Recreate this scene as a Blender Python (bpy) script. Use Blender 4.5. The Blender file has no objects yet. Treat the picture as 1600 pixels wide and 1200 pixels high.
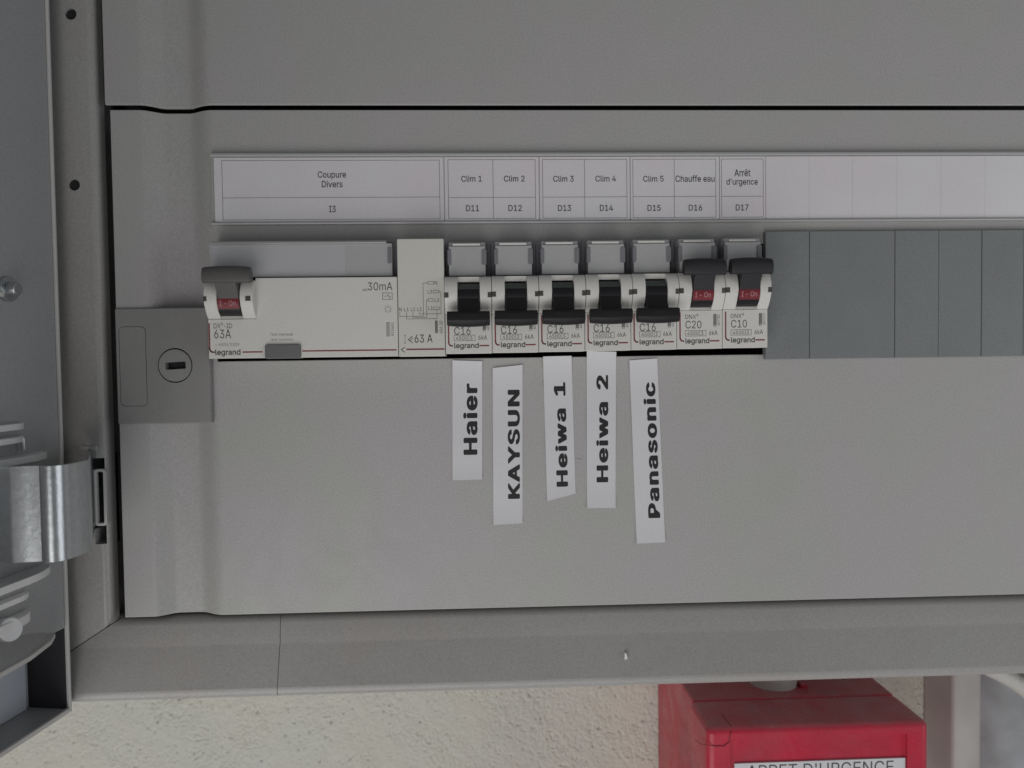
import bpy, bmesh, math, random
from mathutils import Vector, Matrix
random.seed(4)
sc = bpy.context.scene
C = sc.collection
MM = 0.001
# ------------------------------------------------------------------ camera
F = 1208.0                       # focal length in pixels of a 1600 px wide frame
CAM_D = 307.0                    # mm from the lens to the cover panels (plane Y = 0)
YAW, PITCH, ROLL = math.radians(2.3168), math.radians(-1.9068), math.radians(-0.7379)
def cam_axes():
    cy, sy, cp, sp = math.cos(YAW), math.sin(YAW), math.cos(PITCH), math.sin(PITCH)
    fw = Vector((sy*cp, cy*cp, sp)); r = Vector((cy, -sy, 0)); u = r.cross(fw)
    c, s = math.cos(ROLL), math.sin(ROLL)
    return c*r + s*u, -s*r + c*u, fw
R_, U_, FW = cam_axes()
cam = bpy.data.cameras.new('camera'); cam_o = bpy.data.objects.new('camera', cam); C.objects.link(cam_o)
cam.sensor_width = 36; cam.lens = 36*F/1600; cam.clip_start = 0.01; cam.clip_end = 20
cam_o.matrix_world = Matrix(((R_.x, U_.x, -FW.x, 0), (R_.y, U_.y, -FW.y, -CAM_D*MM), (R_.z, U_.z, -FW.z, 0), (0, 0, 0, 1)))
sc.camera = cam_o
cam.dof.use_dof = True; cam.dof.focus_distance = .297; cam.dof.aperture_fstop = 12
# ------------------------------------------------------------------ light
w = bpy.data.worlds.new('World'); sc.world = w; w.use_nodes = True
bg = w.node_tree.nodes['Background']; bg.inputs[0].default_value = (0.93, 0.97, 1.0, 1); bg.inputs[1].default_value = 0.115
def area(name, loc, target, size, power, col, shape_y=None):
    l = bpy.data.lights.new(name, 'AREA'); l.energy = power; l.color = col; l.size = size
    if shape_y: l.shape = 'RECTANGLE'; l.size_y = shape_y
    o = bpy.data.objects.new(name, l); C.objects.link(o); o.location = loc
    o.rotation_euler = (Vector(target)-Vector(loc)).to_track_quat('-Z', 'Y').to_euler()
    return o
area('room_lamp', (-0.36, -0.95, -0.80), (0.02, 0, -0.05), 1.3, 9.8, (1.0, 0.98, 0.96))
area('window_light', (1.0, -0.65, -0.15), (0.1, 0, 0), 0.6, 2.1, (0.94, 0.97, 1.0), 0.9)
sc.view_settings.view_transform = 'Standard'; sc.view_settings.look = 'None'
sc.view_settings.exposure = 0; sc.view_settings.gamma = 1
# ------------------------------------------------------------------ helpers
def at(px, py, Y=0.0):
    """the point (mm) of the plane at depth Y that shows at photo pixel px, py"""
    d = R_*((px-800)/F) + U_*((600-py)/F) + FW
    t = (Y+CAM_D)/d.y
    return Vector((d.x*t, Y, d.z*t))
def X(px, py, Y=0): return at(px, py, Y).x
def Z(px, py, Y=0): return at(px, py, Y).z

def mat(name, col, rough=0.5, metal=0.0, spec=0.4, grain=0.0, gscale=3.0, bump=0.0, bscale=2.0, blotch=0.0, blscale=0.03, tint=None, coat=0.0, dust=0.0):
    m = bpy.data.materials.new(name); m.use_nodes = True; nt = m.node_tree; N = nt.nodes; L = nt.links
    b = N['Principled BSDF']; b.inputs['Base Color'].default_value = (*col, 1)
    b.inputs['Roughness'].default_value = rough; b.inputs['Metallic'].default_value = metal
    b.inputs['Specular IOR Level'].default_value = spec; b.inputs['Coat Weight'].default_value = coat
    tc = N.new('ShaderNodeTexCoord'); geo = N.new('ShaderNodeNewGeometry')
    mp = N.new('ShaderNodeMapping'); mp.inputs['Scale'].default_value = (1000, 1000, 1000); L.new(geo.outputs['Position'], mp.inputs[0])
    cur = None
    def noise(scale, detail=2.0, rough_=0.5):
        n = N.new('ShaderNodeTexNoise'); n.inputs['Scale'].default_value = scale; n.inputs['Detail'].default_value = detail
        n.inputs['Roughness'].default_value = rough_; L.new(mp.outputs[0], n.inputs['Vector']); return n
    if grain or blotch:
        src = None
        rgb = N.new('ShaderNodeRGB'); rgb.outputs[0].default_value = (*col, 1); src = rgb.outputs[0]
        if blotch:
            n = noise(blscale, 3.0); r = N.new('ShaderNodeMapRange'); r.inputs[1].default_value = .35; r.inputs[2].default_value = .65
            L.new(n.outputs['Fac'], r.inputs[0])
            mx = N.new('ShaderNodeMix'); mx.data_type = 'RGBA'; L.new(r.outputs[0], mx.inputs[0]); L.new(src, mx.inputs[6])
            t = tint or tuple(c*(1-blotch) for c in col); mx.inputs[7].default_value = (*t, 1); src = mx.outputs[2]
        if grain:
            n = noise(gscale, 3.0, .7); r = N.new('ShaderNodeMapRange'); r.inputs[1].default_value = .3; r.inputs[2].default_value = .7
            r.inputs[3].default_value = 1-grain; r.inputs[4].default_value = 1+grain; L.new(n.outputs['Fac'], r.inputs[0])
            vm = N.new('ShaderNodeVectorMath'); vm.operation = 'SCALE'; L.new(src, vm.inputs[0]); L.new(r.outputs[0], vm.inputs['Scale']); src = vm.outputs[0]
        L.new(src, b.inputs['Base Color'])
    if blotch:      # handling marks: uneven sheen
        n = noise(.045, 5.0, .7); n.inputs['Distortion'].default_value = 1.2
        r = N.new('ShaderNodeMapRange'); r.inputs[1].default_value = .35; r.inputs[2].default_value = .65
        r.inputs[3].default_value = rough-.09; r.inputs[4].default_value = rough+.14
        L.new(n.outputs['Fac'], r.inputs[0]); L.new(r.outputs[0], b.inputs['Roughness'])
    if dust:        # grey dust lying on upward faces
        sp = N.new('ShaderNodeSeparateXYZ'); L.new(geo.outputs['Normal'], sp.inputs[0])
        r = N.new('ShaderNodeMapRange'); r.inputs[1].default_value = .5; r.inputs[2].default_value = 1; L.new(sp.outputs['Z'], r.inputs[0])
        n = noise(.07, 5.0, .7); r2 = N.new('ShaderNodeMapRange'); r2.inputs[1].default_value = .35; r2.inputs[2].default_value = .7; r2.inputs[3].default_value = dust*.4; r2.inputs[4].default_value = dust
        L.new(n.outputs['Fac'], r2.inputs[0]); mu = N.new('ShaderNodeMath'); mu.operation = 'MULTIPLY'; L.new(r.outputs[0], mu.inputs[0]); L.new(r2.outputs[0], mu.inputs[1])
        mx = N.new('ShaderNodeMix'); mx.data_type = 'RGBA'; L.new(mu.outputs[0], mx.inputs[0]); L.new(src, mx.inputs[6]); mx.inputs[7].default_value = (.42, .36, .35, 1); L.new(mx.outputs[2], b.inputs['Base Color'])
    if bump:
        n = noise(bscale, 4.0, .6); bp = N.new('ShaderNodeBump'); bp.inputs['Strength'].default_value = bump; bp.inputs['Distance'].default_value = .0004
        L.new(n.outputs['Fac'], bp.inputs['Height']); L.new(bp.outputs[0], b.inputs['Normal'])
    return m
M = {}
M['paint'] = mat('light_grey_paint', (.432, .436, .412), .40, spec=.38, grain=.13, gscale=1.5, bump=.25, bscale=1.3, blotch=.05, blscale=.022, tint=(.450, .428, .438))
M['frame'] = mat('frame_grey_paint', (.40, .395, .385), .33, spec=.5, grain=.14, gscale=1.5, bump=.15, bscale=1.6, blotch=.06, blscale=.015, tint=(.39, .37, .355))
M['doorp'] = mat('door_grey_paint', (.40, .40, .405), .38, spec=.45, grain=.13, gscale=1.5, bump=.12, bscale=1.6)
M['lock'] = mat('lock_grey_plastic', (.285, .28, .275), .48, spec=.3, grain=.07, gscale=1.6, bump=.15, bscale=2)
M['lip'] = mat('pale_paint_and_highlight', (.62, .61, .59), .4, grain=.05, gscale=1.5)  # highlights of door lips and window rims put into a paler colour
M['dark'] = mat('dark_interior', (.022, .022, .024), .8)  # shade inside gaps, holes and recesses put into colour; also a joint line
M['black'] = mat('black_plastic', (.012, .011, .014), .42, spec=.5, grain=.2, gscale=1.2)
M['toggle'] = mat('black_toggle_shaded', (.016, .015, .017), .5, spec=.4, grain=.12, gscale=1.4)
M['toggle_up'] = mat('black_toggle_lit', (.030, .029, .033), .5, spec=.4, grain=.12, gscale=1.4)  # same plastic as above; light on raised toggles put into paler colour
M['gtoggle'] = mat('grey_toggle_plastic', (.11, .106, .102), .5, spec=.4, grain=.08, gscale=1.4)
M['white'] = mat('warm_white_plastic', (.74, .725, .69), .38, spec=.45, grain=.05, gscale=1.6)
M['window'] = mat('grey_clear_label_window', (.46, .46, .465), .25, spec=.5, grain=.04, gscale=1.3)
M['winpaper'] = mat('paper_behind_window', (.50, .50, .515), .3, spec=.5, grain=.03)
M['grey_btn'] = mat('grey_button_plastic', (.17, .17, .175), .45)
M['wtab'] = mat('clip_plastic_and_gap_shade', (.22, .22, .24), .25, spec=.5)
M['cream'] = mat('cream_module_plastic', (.70, .69, .635), .4, grain=.03, gscale=1.6)
M['blank'] = mat('blue_grey_blank_plastic', (.228, .240, .243), .38, spec=.5, grain=.14, gscale=1.6, blotch=.06, blscale=.03, bump=.1, bscale=2)
M['paper'] = mat('white_paper', (.84, .825, .85), .7, spec=.15, grain=.03, gscale=.8, blotch=.06, blscale=.03, tint=(.84, .79, .825))
M['tape'] = mat('white_label_tape', (.70, .70, .73), .5, spec=.35, grain=.025, gscale=1.0, bump=.1, bscale=.4)
M['ink'] = mat('black_ink', (.02, .02, .022), .6)
M['softink'] = mat('grey_ink', (.10, .10, .10), .6)
M['faint'] = mat('faint_grey_ink', (.30, .29, .29), .6)
M['line'] = mat('thin_print_line', (.15, .14, .15), .6)
M['redline'] = mat('dull_red_print', (.25, .045, .055), .5)
M['redind'] = mat('red_indicator', (.22, .03, .04), .4, grain=.1)
M['redtext'] = mat('pink_white_print', (.48, .25, .27), .5)
M['greenind'] = mat('green_grey_indicator', (.075, .090, .082), .4, grain=.2)
M['red'] = mat('red_box_plastic', (.56, .030, .062), .33, spec=.45, grain=.10, gscale=1.0, bump=.12, bscale=1.2, blotch=.1, blscale=.05, tint=(.45, .045, .075), dust=.5)
M['steel'] = mat('zinc_plated_steel', (.56, .585, .60), .3, metal=1.0, grain=.09, gscale=.5, bump=.15, bscale=.5)
M['hinge'] = mat('hinge_bracket_metal', (.90, .90, .90), .30, metal=.1, grain=.06)
M['seal'] = mat('grey_rubber_gland', (.55, .55, .52), .5, grain=.06)
M['conduit'] = mat('pale_trunking_plastic', (.56, .545, .53), .5, grain=.06, blotch=.15, blscale=.04)
M['bluepipe'] = mat('blue_grey_pipe_plastic', (.40, .43, .45), .5, grain=.08, blotch=.25, blscale=.05)
M['flange_shade'] = mat('dark_flange_shade', (.035, .033, .038), .7, grain=.15)  # shade inside the door pan put into the flange's dark colour
M['skin_reflection'] = mat('pale_blue_reflection', (.62, .66, .72), .35, spec=.5, grain=.06)  # bluish reflected light put into a pale colour
M['fold'] = mat('faint_fold_grey', (.60, .59, .61), .7)
M['chip'] = mat('bare_white_spot', (.8, .8, .78), .5)

# plaster wall
def plaster():
    m = bpy.data.materials.new('cream_plaster'); m.use_nodes = True; N = m.node_tree.nodes; L = m.node_tree.links
    b = N['Principled BSDF']; b.inputs['Roughness'].default_value = .85; b.inputs['Specular IOR Level'].default_value = .15
    geo = N.new('ShaderNodeNewGeometry'); mp = N.new('ShaderNodeMapping'); mp.inputs['Scale'].default_value = (1000, 1000, 1000)
    L.new(geo.outputs['Position'], mp.inputs[0])
    def nz(s, d, r=.6, dist=0):
        n = N.new('ShaderNodeTexNoise'); n.inputs['Scale'].default_value = s; n.inputs['Detail'].default_value = d
        n.inputs['Roughness'].default_value = r; n.inputs['Distortion'].default_value = dist; L.new(mp.outputs[0], n.inputs['Vector']); return n
    big = nz(.02, 3); mid = nz(.30, 5, .7, .4); fine = nz(.9, 4, .7)
    pit = N.new('ShaderNodeMapRange'); pit.inputs[1].default_value = .30; pit.inputs[2].default_value = .46; L.new(mid.outputs['Fac'], pit.inputs[0])
    gate = N.new('ShaderNodeMapRange'); gate.inputs[1].default_value = .46; gate.inputs[2].default_value = .64; gate.inputs[3].default_value = .03; gate.inputs[4].default_value = .25; L.new(nz(.035, 2).outputs['Fac'], gate.inputs[0])
    cr = N.new('ShaderNodeValToRGB'); cr.color_ramp.elements[0].color = (.66, .645, .57, 1); cr.color_ramp.elements[1].color = (.645, .645, .59, 1)
    cr.color_ramp.elements[0].position = .35; cr.color_ramp.elements[1].position = .65; L.new(big.outputs['Fac'], cr.inputs[0])
    fm = N.new('ShaderNodeMapRange'); fm.inputs[1].default_value = .3; fm.inputs[2].default_value = .7; fm.inputs[3].default_value = .93; fm.inputs[4].default_value = 1.05; L.new(fine.outputs['Fac'], fm.inputs[0])
    vm = N.new('ShaderNodeVectorMath'); vm.operation = 'SCALE'; L.new(cr.outputs[0], vm.inputs[0]); L.new(fm.outputs[0], vm.inputs['Scale']); L.new(vm.outputs[0], b.inputs['Base Color'])
    mul = N.new('ShaderNodeMath'); mul.operation = 'MULTIPLY'; L.new(pit.outputs[0], mul.inputs[0]); L.new(gate.outputs[0], mul.inputs[1])
    ad = N.new('ShaderNodeMath'); ad.operation = 'MULTIPLY_ADD'; L.new(fine.outputs['Fac'], ad.inputs[0]); ad.inputs[1].default_value = .75; L.new(mul.outputs[0], ad.inputs[2])
    ad2 = N.new('ShaderNodeMath'); ad2.operation = 'MULTIPLY_ADD'; L.new(mid.outputs['Fac'], ad2.inputs[0]); ad2.inputs[1].default_value = .25; L.new(ad.outputs[0], ad2.inputs[2])
    bp = N.new('ShaderNodeBump'); bp.inputs['Strength'].default_value = .8; bp.inputs['Distance'].default_value = .0007
    L.new(ad2.outputs[0], bp.inputs['Height']); L.new(bp.outputs[0], b.inputs['Normal'])
    return m
M['plaster'] = plaster()
# clear sheet over the paper labels
def clear_sheet():
    m = bpy.data.materials.new('clear_plastic_sheet'); m.use_nodes = True; N = m.node_tree.nodes; L = m.node_tree.links
    N.clear(); out = N.new('ShaderNodeOutputMaterial'); t = N.new('ShaderNodeBsdfTransparent'); g = N.new('ShaderNodeBsdfGlossy')
    g.inputs['Roughness'].default_value = .25; mx = N.new('ShaderNodeMixShader'); mx.inputs[0].default_value = .05
    L.new(t.outputs[0], mx.inputs[1]); L.new(g.outputs[0], mx.inputs[2]); L.new(mx.outputs[0], out.inputs[0]); return m
M['clear'] = clear_sheet()

def empty(name, loc_mm, label, cat, group=None, rot=0.0):
    o = bpy.data.objects.new(name, None); C.objects.link(o); o.location = Vector(loc_mm)*MM
    o.empty_display_size = .01; o.rotation_euler = (0, rot, 0)
    o['label'] = label; o['category'] = cat
    if group: o['group'] = group
    return o

class MB:
    def __init__(s): s.bm = bmesh.new()
    def face(s, pts): return s.bm.faces.new([s.bm.verts.new(Vector(p)*MM) for p in pts])
    def box(s, x0, x1, y0, y1, z0, z1):
        s.prism_y([(x0, z0), (x1, z0), (x1, z1), (x0, z1)], y0, y1); return s
    def _prism(s, a, b):
        n = len(a); A = [s.bm.verts.new(Vector(p)*MM) for p in a]; B = [s.bm.verts.new(Vector(p)*MM) for p in b]
        s.bm.faces.new(A); s.bm.faces.new(list(reversed(B)))
        for i in range(n): s.bm.faces.new((A[i], B[i], B[(i+1) % n], A[(i+1) % n]))
        return s
    def prism_x(s, prof, x0, x1): return s._prism([(x0, y, z) for y, z in prof], [(x1, y, z) for y, z in prof])
    def prism_y(s, prof, y0, y1): return s._prism([(x, y0, z) for x, z in prof], [(x, y1, z) for x, z in prof])
    def prism_z(s, prof, z0, z1): return s._prism([(x, y, z0) for x, y in prof], [(x, y, z1) for x, y in prof])
    def cyl(s, p0, p1, r, n=32, r1=None):
        p0, p1 = Vector(p0), Vector(p1); q = (p1-p0).to_track_quat('Z', 'Y'); r1 = r if r1 is None else r1
        ring = lambda p, rr: [p + q @ Vector((rr*math.cos(2*math.pi*i/n), rr*math.sin(2*math.pi*i/n), 0)) for i in range(n)]
        return s._prism(ring(p0, r), ring(p1, r1))
    def tube(s, pts, r, n=8):
        for a, b in zip(pts[:-1], pts[1:]): s.cyl(a, b, r, n)
        return s
    def ring_y(s, outer, inner, y0, y1):
        n = len(outer)
        vs = [[s.bm.verts.new(Vector((x, y, z))*MM) for x, z in loop] for loop, y in ((outer, y0), (inner, y0), (outer, y1), (inner, y1))]
        for i in range(n):
            j = (i+1) % n
            for a, b in ((0, 1), (1, 3), (3, 2), (2, 0)): s.bm.faces.new((vs[a][i], vs[a][j], vs[b][j], vs[b][i]))
        return s
    def mesh(s, name, bevel=0.0, seg=2, angle=35):
        bm = s.bm
        bmesh.ops.recalc_face_normals(bm, faces=bm.faces[:])
        if bevel:
            ed = [e for e in bm.edges if len(e.link_faces) == 2 and e.calc_face_angle(0) > math.radians(30)]
            bmesh.ops.bevel(bm, geom=ed, offset=bevel*MM, segments=seg, profile=.5, affect='EDGES', clamp_overlap=True)
        me = bpy.data.meshes.new(name); bm.to_mesh(me); bm.free()
        for p in me.polygons: p.use_smooth = True
        me.set_sharp_from_angle(angle=math.radians(max(angle, 50) if bevel else angle))
        if bevel: me['bevelled'] = 1
        return me
    def build(s, name, m, parent=None, bevel=0.0, seg=2, angle=35, loc=None):
        return link(name, s.mesh(name, bevel, seg, angle), m, parent, loc)
def wn(o):
    md = o.modifiers.new('weighted_normals', 'WEIGHTED_NORMAL'); md.keep_sharp = True; md.weight = 90
def link(name, me, m, parent=None, loc=None):
    if m and not me.materials: me.materials.append(m)
    o = bpy.data.objects.new(name, me); C.objects.link(o)
    if parent: o.parent = parent
    if loc is not None: o.location = Vector(loc)*MM
    if len(me.polygons) > 6 and me.get('bevelled'): wn(o)
    return o
def cut(o, cutter_mb):
    me = cutter_mb.mesh('cutter'); c = bpy.data.objects.new('cutter', me); C.objects.link(c)
    if o.parent: c.parent = o.parent
    o.modifiers.clear()
    md = o.modifiers.new('cut', 'BOOLEAN'); md.object = c; md.operation = 'DIFFERENCE'; md.solver = 'EXACT'
    bpy.context.view_layer.update()
    dg = bpy.context.evaluated_depsgraph_get(); nm = bpy.data.meshes.new_from_object(o.evaluated_get(dg))
    o.modifiers.clear(); o.data = nm; bpy.data.objects.remove(c)
    for p in nm.polygons: p.use_smooth = True
    nm.set_sharp_from_angle(angle=math.radians(46)); wn(o)
def rrect(x0, x1, z0, z1, r, n=5):
    pts = []
    for cx, cz, a0 in ((x1-r, z1-r, 0), (x0+r, z1-r, 90), (x0+r, z0+r, 180), (x1-r, z0+r, 270)):
        for i in range(n+1):
            a = math.radians(a0+90*i/n); pts.append((cx+r*math.cos(a), cz+r*math.sin(a)))
    return pts

GLYPHS = {
"'": (206, ['78,318 70,509 136,509 128,318']),
'-': (453, ['337,244 337,188 114,188 114,244']),
'/': (249, ['235,533 71,-76 14,-76 178,533']),
'0': (453, ['227,-7 174,1 130,24 95,62 69,113 53,178 48,254 53,330 69,395 95,447 130,484 174,508 227,516 279,508 323,484 358,447 384,395 400,330 405,254 400,178 384,113 359,62 323,24 279,1', '227,50 261,56 290,74 313,103 330,144 340,194 344,254 340,314 330,365 313,405 290,435 261,453 227,460 192,453 163,435 140,405 123,365 113,314 109,254 113,194 123,144 140,103 163,74 192,56']),
'1': (453, ['76,0 76,55 391,55 391,0', '276,509 276,0 212,0 212,448 209,448 86,358 86,427 198,509']),
'2': (453, ['64,0 64,47 234,229 282,282 311,327 318,348 320,371 317,397 308,419 293,436 273,449 250,457 224,460 196,457 172,447 153,433 139,413 130,390 127,362 66,362 71,405 86,442 111,473 143,496 182,511 225,516 268,511 306,497 337,474 361,445 376,411 381,372 378,345 371,318 357,290 336,259 267,180 153,60 153,57 389,57 389,0']),
'3': (453, ['218,-7 173,-3 133,10 98,30 70,57 52,91 44,132 109,132 115,107 126,87 144,71 165,59 191,52 219,50 248,53 275,61 297,74 315,93 325,116 329,145 326,172 316,196 299,217 275,234 242,244 201,248 157,248 157,299 288,448 288,452 70,452 70,509 372,509 372,461 211,278 211,289 264,288 308,276 344,253 371,222 387,186 393,145 387,103 370,66 344,36 309,12 266,-2']),
'4': (453, ['40,105 40,158 247,509 311,509 109,166 109,163 413,163 413,105', '282,0 282,121 282,146 282,318 343,318 343,0']),
'5': (453, ['221,-7 178,-2 140,11 108,32 83,60 66,93 60,130 122,130 127,108 138,89 154,73 173,60 196,52 221,50 250,53 276,64 298,82 314,104 324,131 328,162 324,193 314,221 297,244 275,262 248,273 218,277 167,268 145,258 128,246 67,253 96,509 366,509 366,452 151,452 134,301 136,301 155,315 178,325 203,331 229,334 263,330 294,321 321,306 345,285 364,260 379,231 388,199 391,163 385,117 369,76 343,41 309,15 268,-1']),
'6': (453, ['226,-7 182,-1 142,15 109,40 84,74 69,115 64,162 68,199 80,239 102,285 137,340 252,509 322,509 151,261 145,261 165,288 196,307 235,314 278,309 316,295 346,271 370,240 384,201 389,157 384,112 368,73 343,39 310,14 271,-2', '226,48 254,52 279,63 299,79 314,101 324,128 327,157 324,187 314,213 299,235 279,251 254,262 226,265 198,262 174,252 153,235 138,214 128,188 125,158 128,128 138,102 153,79 174,63 198,52']),
'7': (453, ['97,0 323,448 323,452 62,452 62,509 391,509 391,449 165,0']),
'8': (453, ['226,-7 178,-2 136,11 101,33 74,62 57,96 52,135 55,166 65,195 81,220 101,241 125,256 153,265 153,267 119,282 93,308 76,342 70,380 75,417 90,450 114,477 146,498 184,511 226,516 269,511 306,498 337,477 361,450 377,417 382,380 376,342 359,308 333,282 300,267 300,265 327,256 351,241 372,220 387,195 397,166 401,135 395,96 378,62 352,33 317,11 275,-2', '226,49 258,52 285,60 307,74 323,91 333,113 337,139 333,165 322,189 305,208 283,223 256,232 226,235 196,232 169,223 147,208 130,189 119,165 115,139 119,113 129,91 145,74 167,60 195,52', '226,290 252,292 274,300 293,313 307,330 316,351 319,376 316,399 308,420 294,437 275,449 252,457 226,460 200,457 177,449 159,437 145,420 136,399 133,376 136,351 145,330 159,313 178,300 201,292']),
'A': (479, ['16,0 201,509 276,509 463,0 395,0 287,302 264,372 232,478 245,478 213,371 191,302 85,0', '110,142 110,199 370,199 370,142']),
'C': (510, ['267,-7 205,1 150,25 104,63 70,115 48,179 40,254 48,329 70,393 104,445 150,484 205,508 267,516 305,513 340,504 373,490 402,471 427,447 448,418 463,385 473,348 408,348 401,373 389,395 357,428 315,449 267,456 223,450 184,432 150,403 125,364 109,314 103,254 109,194 125,145 151,105 184,76 223,59 267,53 315,60 357,81 389,114 408,160 473,160 463,124 448,91 428,62 402,38 373,19 341,5 305,-4']),
'D': (502, ['219,0 96,0 96,57 215,57 272,63 318,81 354,110 379,149 394,198 399,255 394,312 379,361 354,399 320,428 275,446 221,452 93,452 93,509 225,509 294,501 353,478 399,441 433,391 455,329 462,255 455,181 433,119 398,68 351,31 291,8', '125,509 125,0 60,0 60,509']),
'E': (418, ['60,0 60,509 372,509 372,452 125,452 125,286 355,286 355,229 125,229 125,57 375,57 375,0']),
'G': (520, ['269,-7 205,1 149,25 104,64 69,116 47,179 40,254 47,329 69,393 103,445 149,484 203,508 265,516 304,513 340,504 374,489 403,469 429,445 449,416 465,384 474,349 408,349 387,393 356,427 315,448 265,456 222,450 183,432 150,404 125,364 109,314 103,254 109,194 125,145 151,105 184,76 224,59 269,53 309,57 345,71 374,93 396,123 410,160 415,202 434,199 283,199 283,256 478,256 478,200 471,141 451,91 419,50 377,19 326,0']),
'H': (517, ['60,0 60,509 125,509 125,289 392,289 392,509 457,509 457,0 392,0 392,232 125,232 125,0']),
'I': (300, ['31,0 31,57 118,57 118,452 31,452 31,509 269,509 269,452 183,452 183,57 269,57 269,0']),
'K': (467, ['104,145 104,216 139,261 174,303 212,344 364,509 448,509 231,276 228,276', '60,0 60,509 125,509 125,334 124,225 125,193 125,0', '372,0 188,259 228,309 449,0']),
'L': (393, ['60,0 60,509 125,509 125,57 361,57 361,0']),
'N': (523, ['60,0 60,509 136,509 343,183 363,151 388,107 414,55 405,54 401,108 399,157 399,195 399,509 463,509 463,0 387,0 202,290 177,331 148,381 108,452 119,454 122,384 124,328 125,291 125,0']),
'O': (533, ['267,-7 205,1 150,25 105,63 70,115 48,179 40,254 48,329 70,393 105,445 150,484 205,508 267,516 329,508 384,484 429,445 464,393 486,329 493,254 486,179 464,115 429,63 384,25 329,1', '267,53 310,59 349,76 383,105 408,144 425,194 430,254 425,314 408,365 383,404 349,433 310,450 267,456 223,450 184,433 151,404 125,364 109,314 103,254 109,194 125,144 151,105 184,76 223,59']),
'P': (444, ['60,0 60,509 235,509 289,503 332,487 366,462 390,430 404,391 409,348 404,304 390,265 366,233 332,207 289,191 235,186 109,186 109,242 233,242 269,246 297,256 318,272 333,294 342,319 344,348 342,376 333,402 318,423 297,439 268,449 232,452 125,452 125,0']),
'R': (449, ['60,0 60,509 236,509 290,504 333,489 367,465 390,433 405,395 409,352 405,309 390,271 367,240 333,217 289,203 236,198 96,198 96,255 234,255 269,258 298,267 319,281 334,300 342,324 345,352 342,380 334,405 319,425 298,440 269,449 233,452 125,452 125,0', '353,0 230,229 303,229 428,0']),
'S': (446, ['224,-9 172,-4 128,9 91,31 64,60 46,96 38,137 104,137 110,110 123,88 142,71 166,59 194,52 224,49 257,52 286,60 311,74 329,92 341,114 346,139 342,161 332,179 316,193 296,205 245,222 184,239 128,260 86,289 60,326 52,372 58,413 75,448 102,476 138,498 180,511 227,516 275,511 316,498 351,476 377,449 394,415 401,378 337,378 326,412 302,437 267,453 225,459 194,456 167,448 145,435 129,418 118,398 115,376 119,352 131,334 148,319 169,308 212,293 264,279 312,264 359,238 379,220 395,198 405,171 408,139 403,99 386,64 360,34 323,11 278,-4']),
'T': (448, ['32,452 32,509 417,509 417,452 257,452 257,0 193,0 193,452']),
'U': (517, ['259,-8 203,-2 154,15 114,43 85,80 66,124 60,173 60,509 124,509 124,178 128,144 141,113 160,87 187,68 220,56 259,52 298,56 331,68 357,87 377,113 389,144 393,178 393,509 457,509 457,173 451,124 433,80 403,43 363,15 315,-2']),
'V': (479, ['204,0 16,509 84,509 192,206 215,137 248,31 235,31 267,138 290,206 395,509 463,509 278,0']),
'X': (474, ['18,0 217,284 217,236 29,509 104,509 178,400 204,361 223,329 243,292 232,292 252,329 272,361 298,400 374,509 446,509 259,239 259,287 456,0 382,0 292,129 268,165 250,195 230,231 244,231 225,196 206,166 182,129 91,0']),
'Y': (472, ['203,0 203,208 16,509 91,509 192,344 222,292 250,230 224,230 251,293 280,344 381,509 455,509 268,208 268,0']),
'a': (389, ['160,-9 126,-5 94,5 68,22 48,45 35,73 30,108 34,138 43,161 58,179 78,193 125,211 178,220 234,227 265,235 273,243 276,255 276,257 273,279 267,297 256,311 240,322 220,329 196,331 171,329 149,322 118,301 100,274 41,291 57,322 79,346 104,364 133,375 163,382 194,384 239,379 286,360 306,343 322,320 333,290 337,251 337,0 277,0 277,52 272,52 252,25 215,1 190,-6', '170,45 202,49 228,59 248,74 263,93 272,115 276,138 276,190 259,182 231,176 200,171 175,168 134,159 117,150 103,139 95,124 92,105 94,87 102,72 114,61 130,52']),
'c': (396, ['207,-8 159,-2 117,16 82,46 56,85 40,133 34,187 40,243 56,291 82,330 117,360 159,378 207,384 260,377 305,356 340,322 362,277 303,262 290,289 270,311 242,325 207,330 173,325 145,310 124,287 108,258 99,224 96,187 99,151 108,117 124,89 145,66 173,51 207,46 243,52 271,66 292,89 304,117 363,102 354,78 341,56 306,21 261,-1']),
'd': (424, ['195,-8 151,-2 111,16 79,45 55,84 39,133 34,189 39,245 55,293 79,332 112,361 151,378 196,384 228,381 253,373 287,346 306,319 311,319 311,509 372,509 372,0 313,0 313,59 307,59 287,31 252,4 227,-5', '205,47 236,51 263,65 284,86 299,115 309,150 312,189 309,229 300,263 284,291 263,312 237,325 205,330 172,325 145,311 124,290 108,261 99,227 96,189 99,151 109,117 124,88 145,66 172,51']),
'e': (404, ['212,-8 161,-2 117,16 82,46 56,85 40,132 34,187 39,242 55,290 81,329 115,359 157,378 205,384 236,382 266,374 294,361 319,341 341,315 357,282 368,242 371,194 371,169 75,169 75,221 338,221 310,202 307,237 298,269 283,294 263,314 237,326 205,330 173,326 146,313 125,294 109,270 99,241 96,211 96,178 100,139 110,106 128,80 151,61 179,50 212,46 254,53 285,73 306,105 365,91 353,63 335,39 311,19 283,4 249,-5']),
'f': (253, ['228,379 228,327 6,327 6,379', '81,0 81,432 84,461 96,486 113,505 135,519 161,527 187,530 222,527 243,521 227,468 215,472 195,474 171,470 154,460 145,443 142,419 142,0']),
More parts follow.
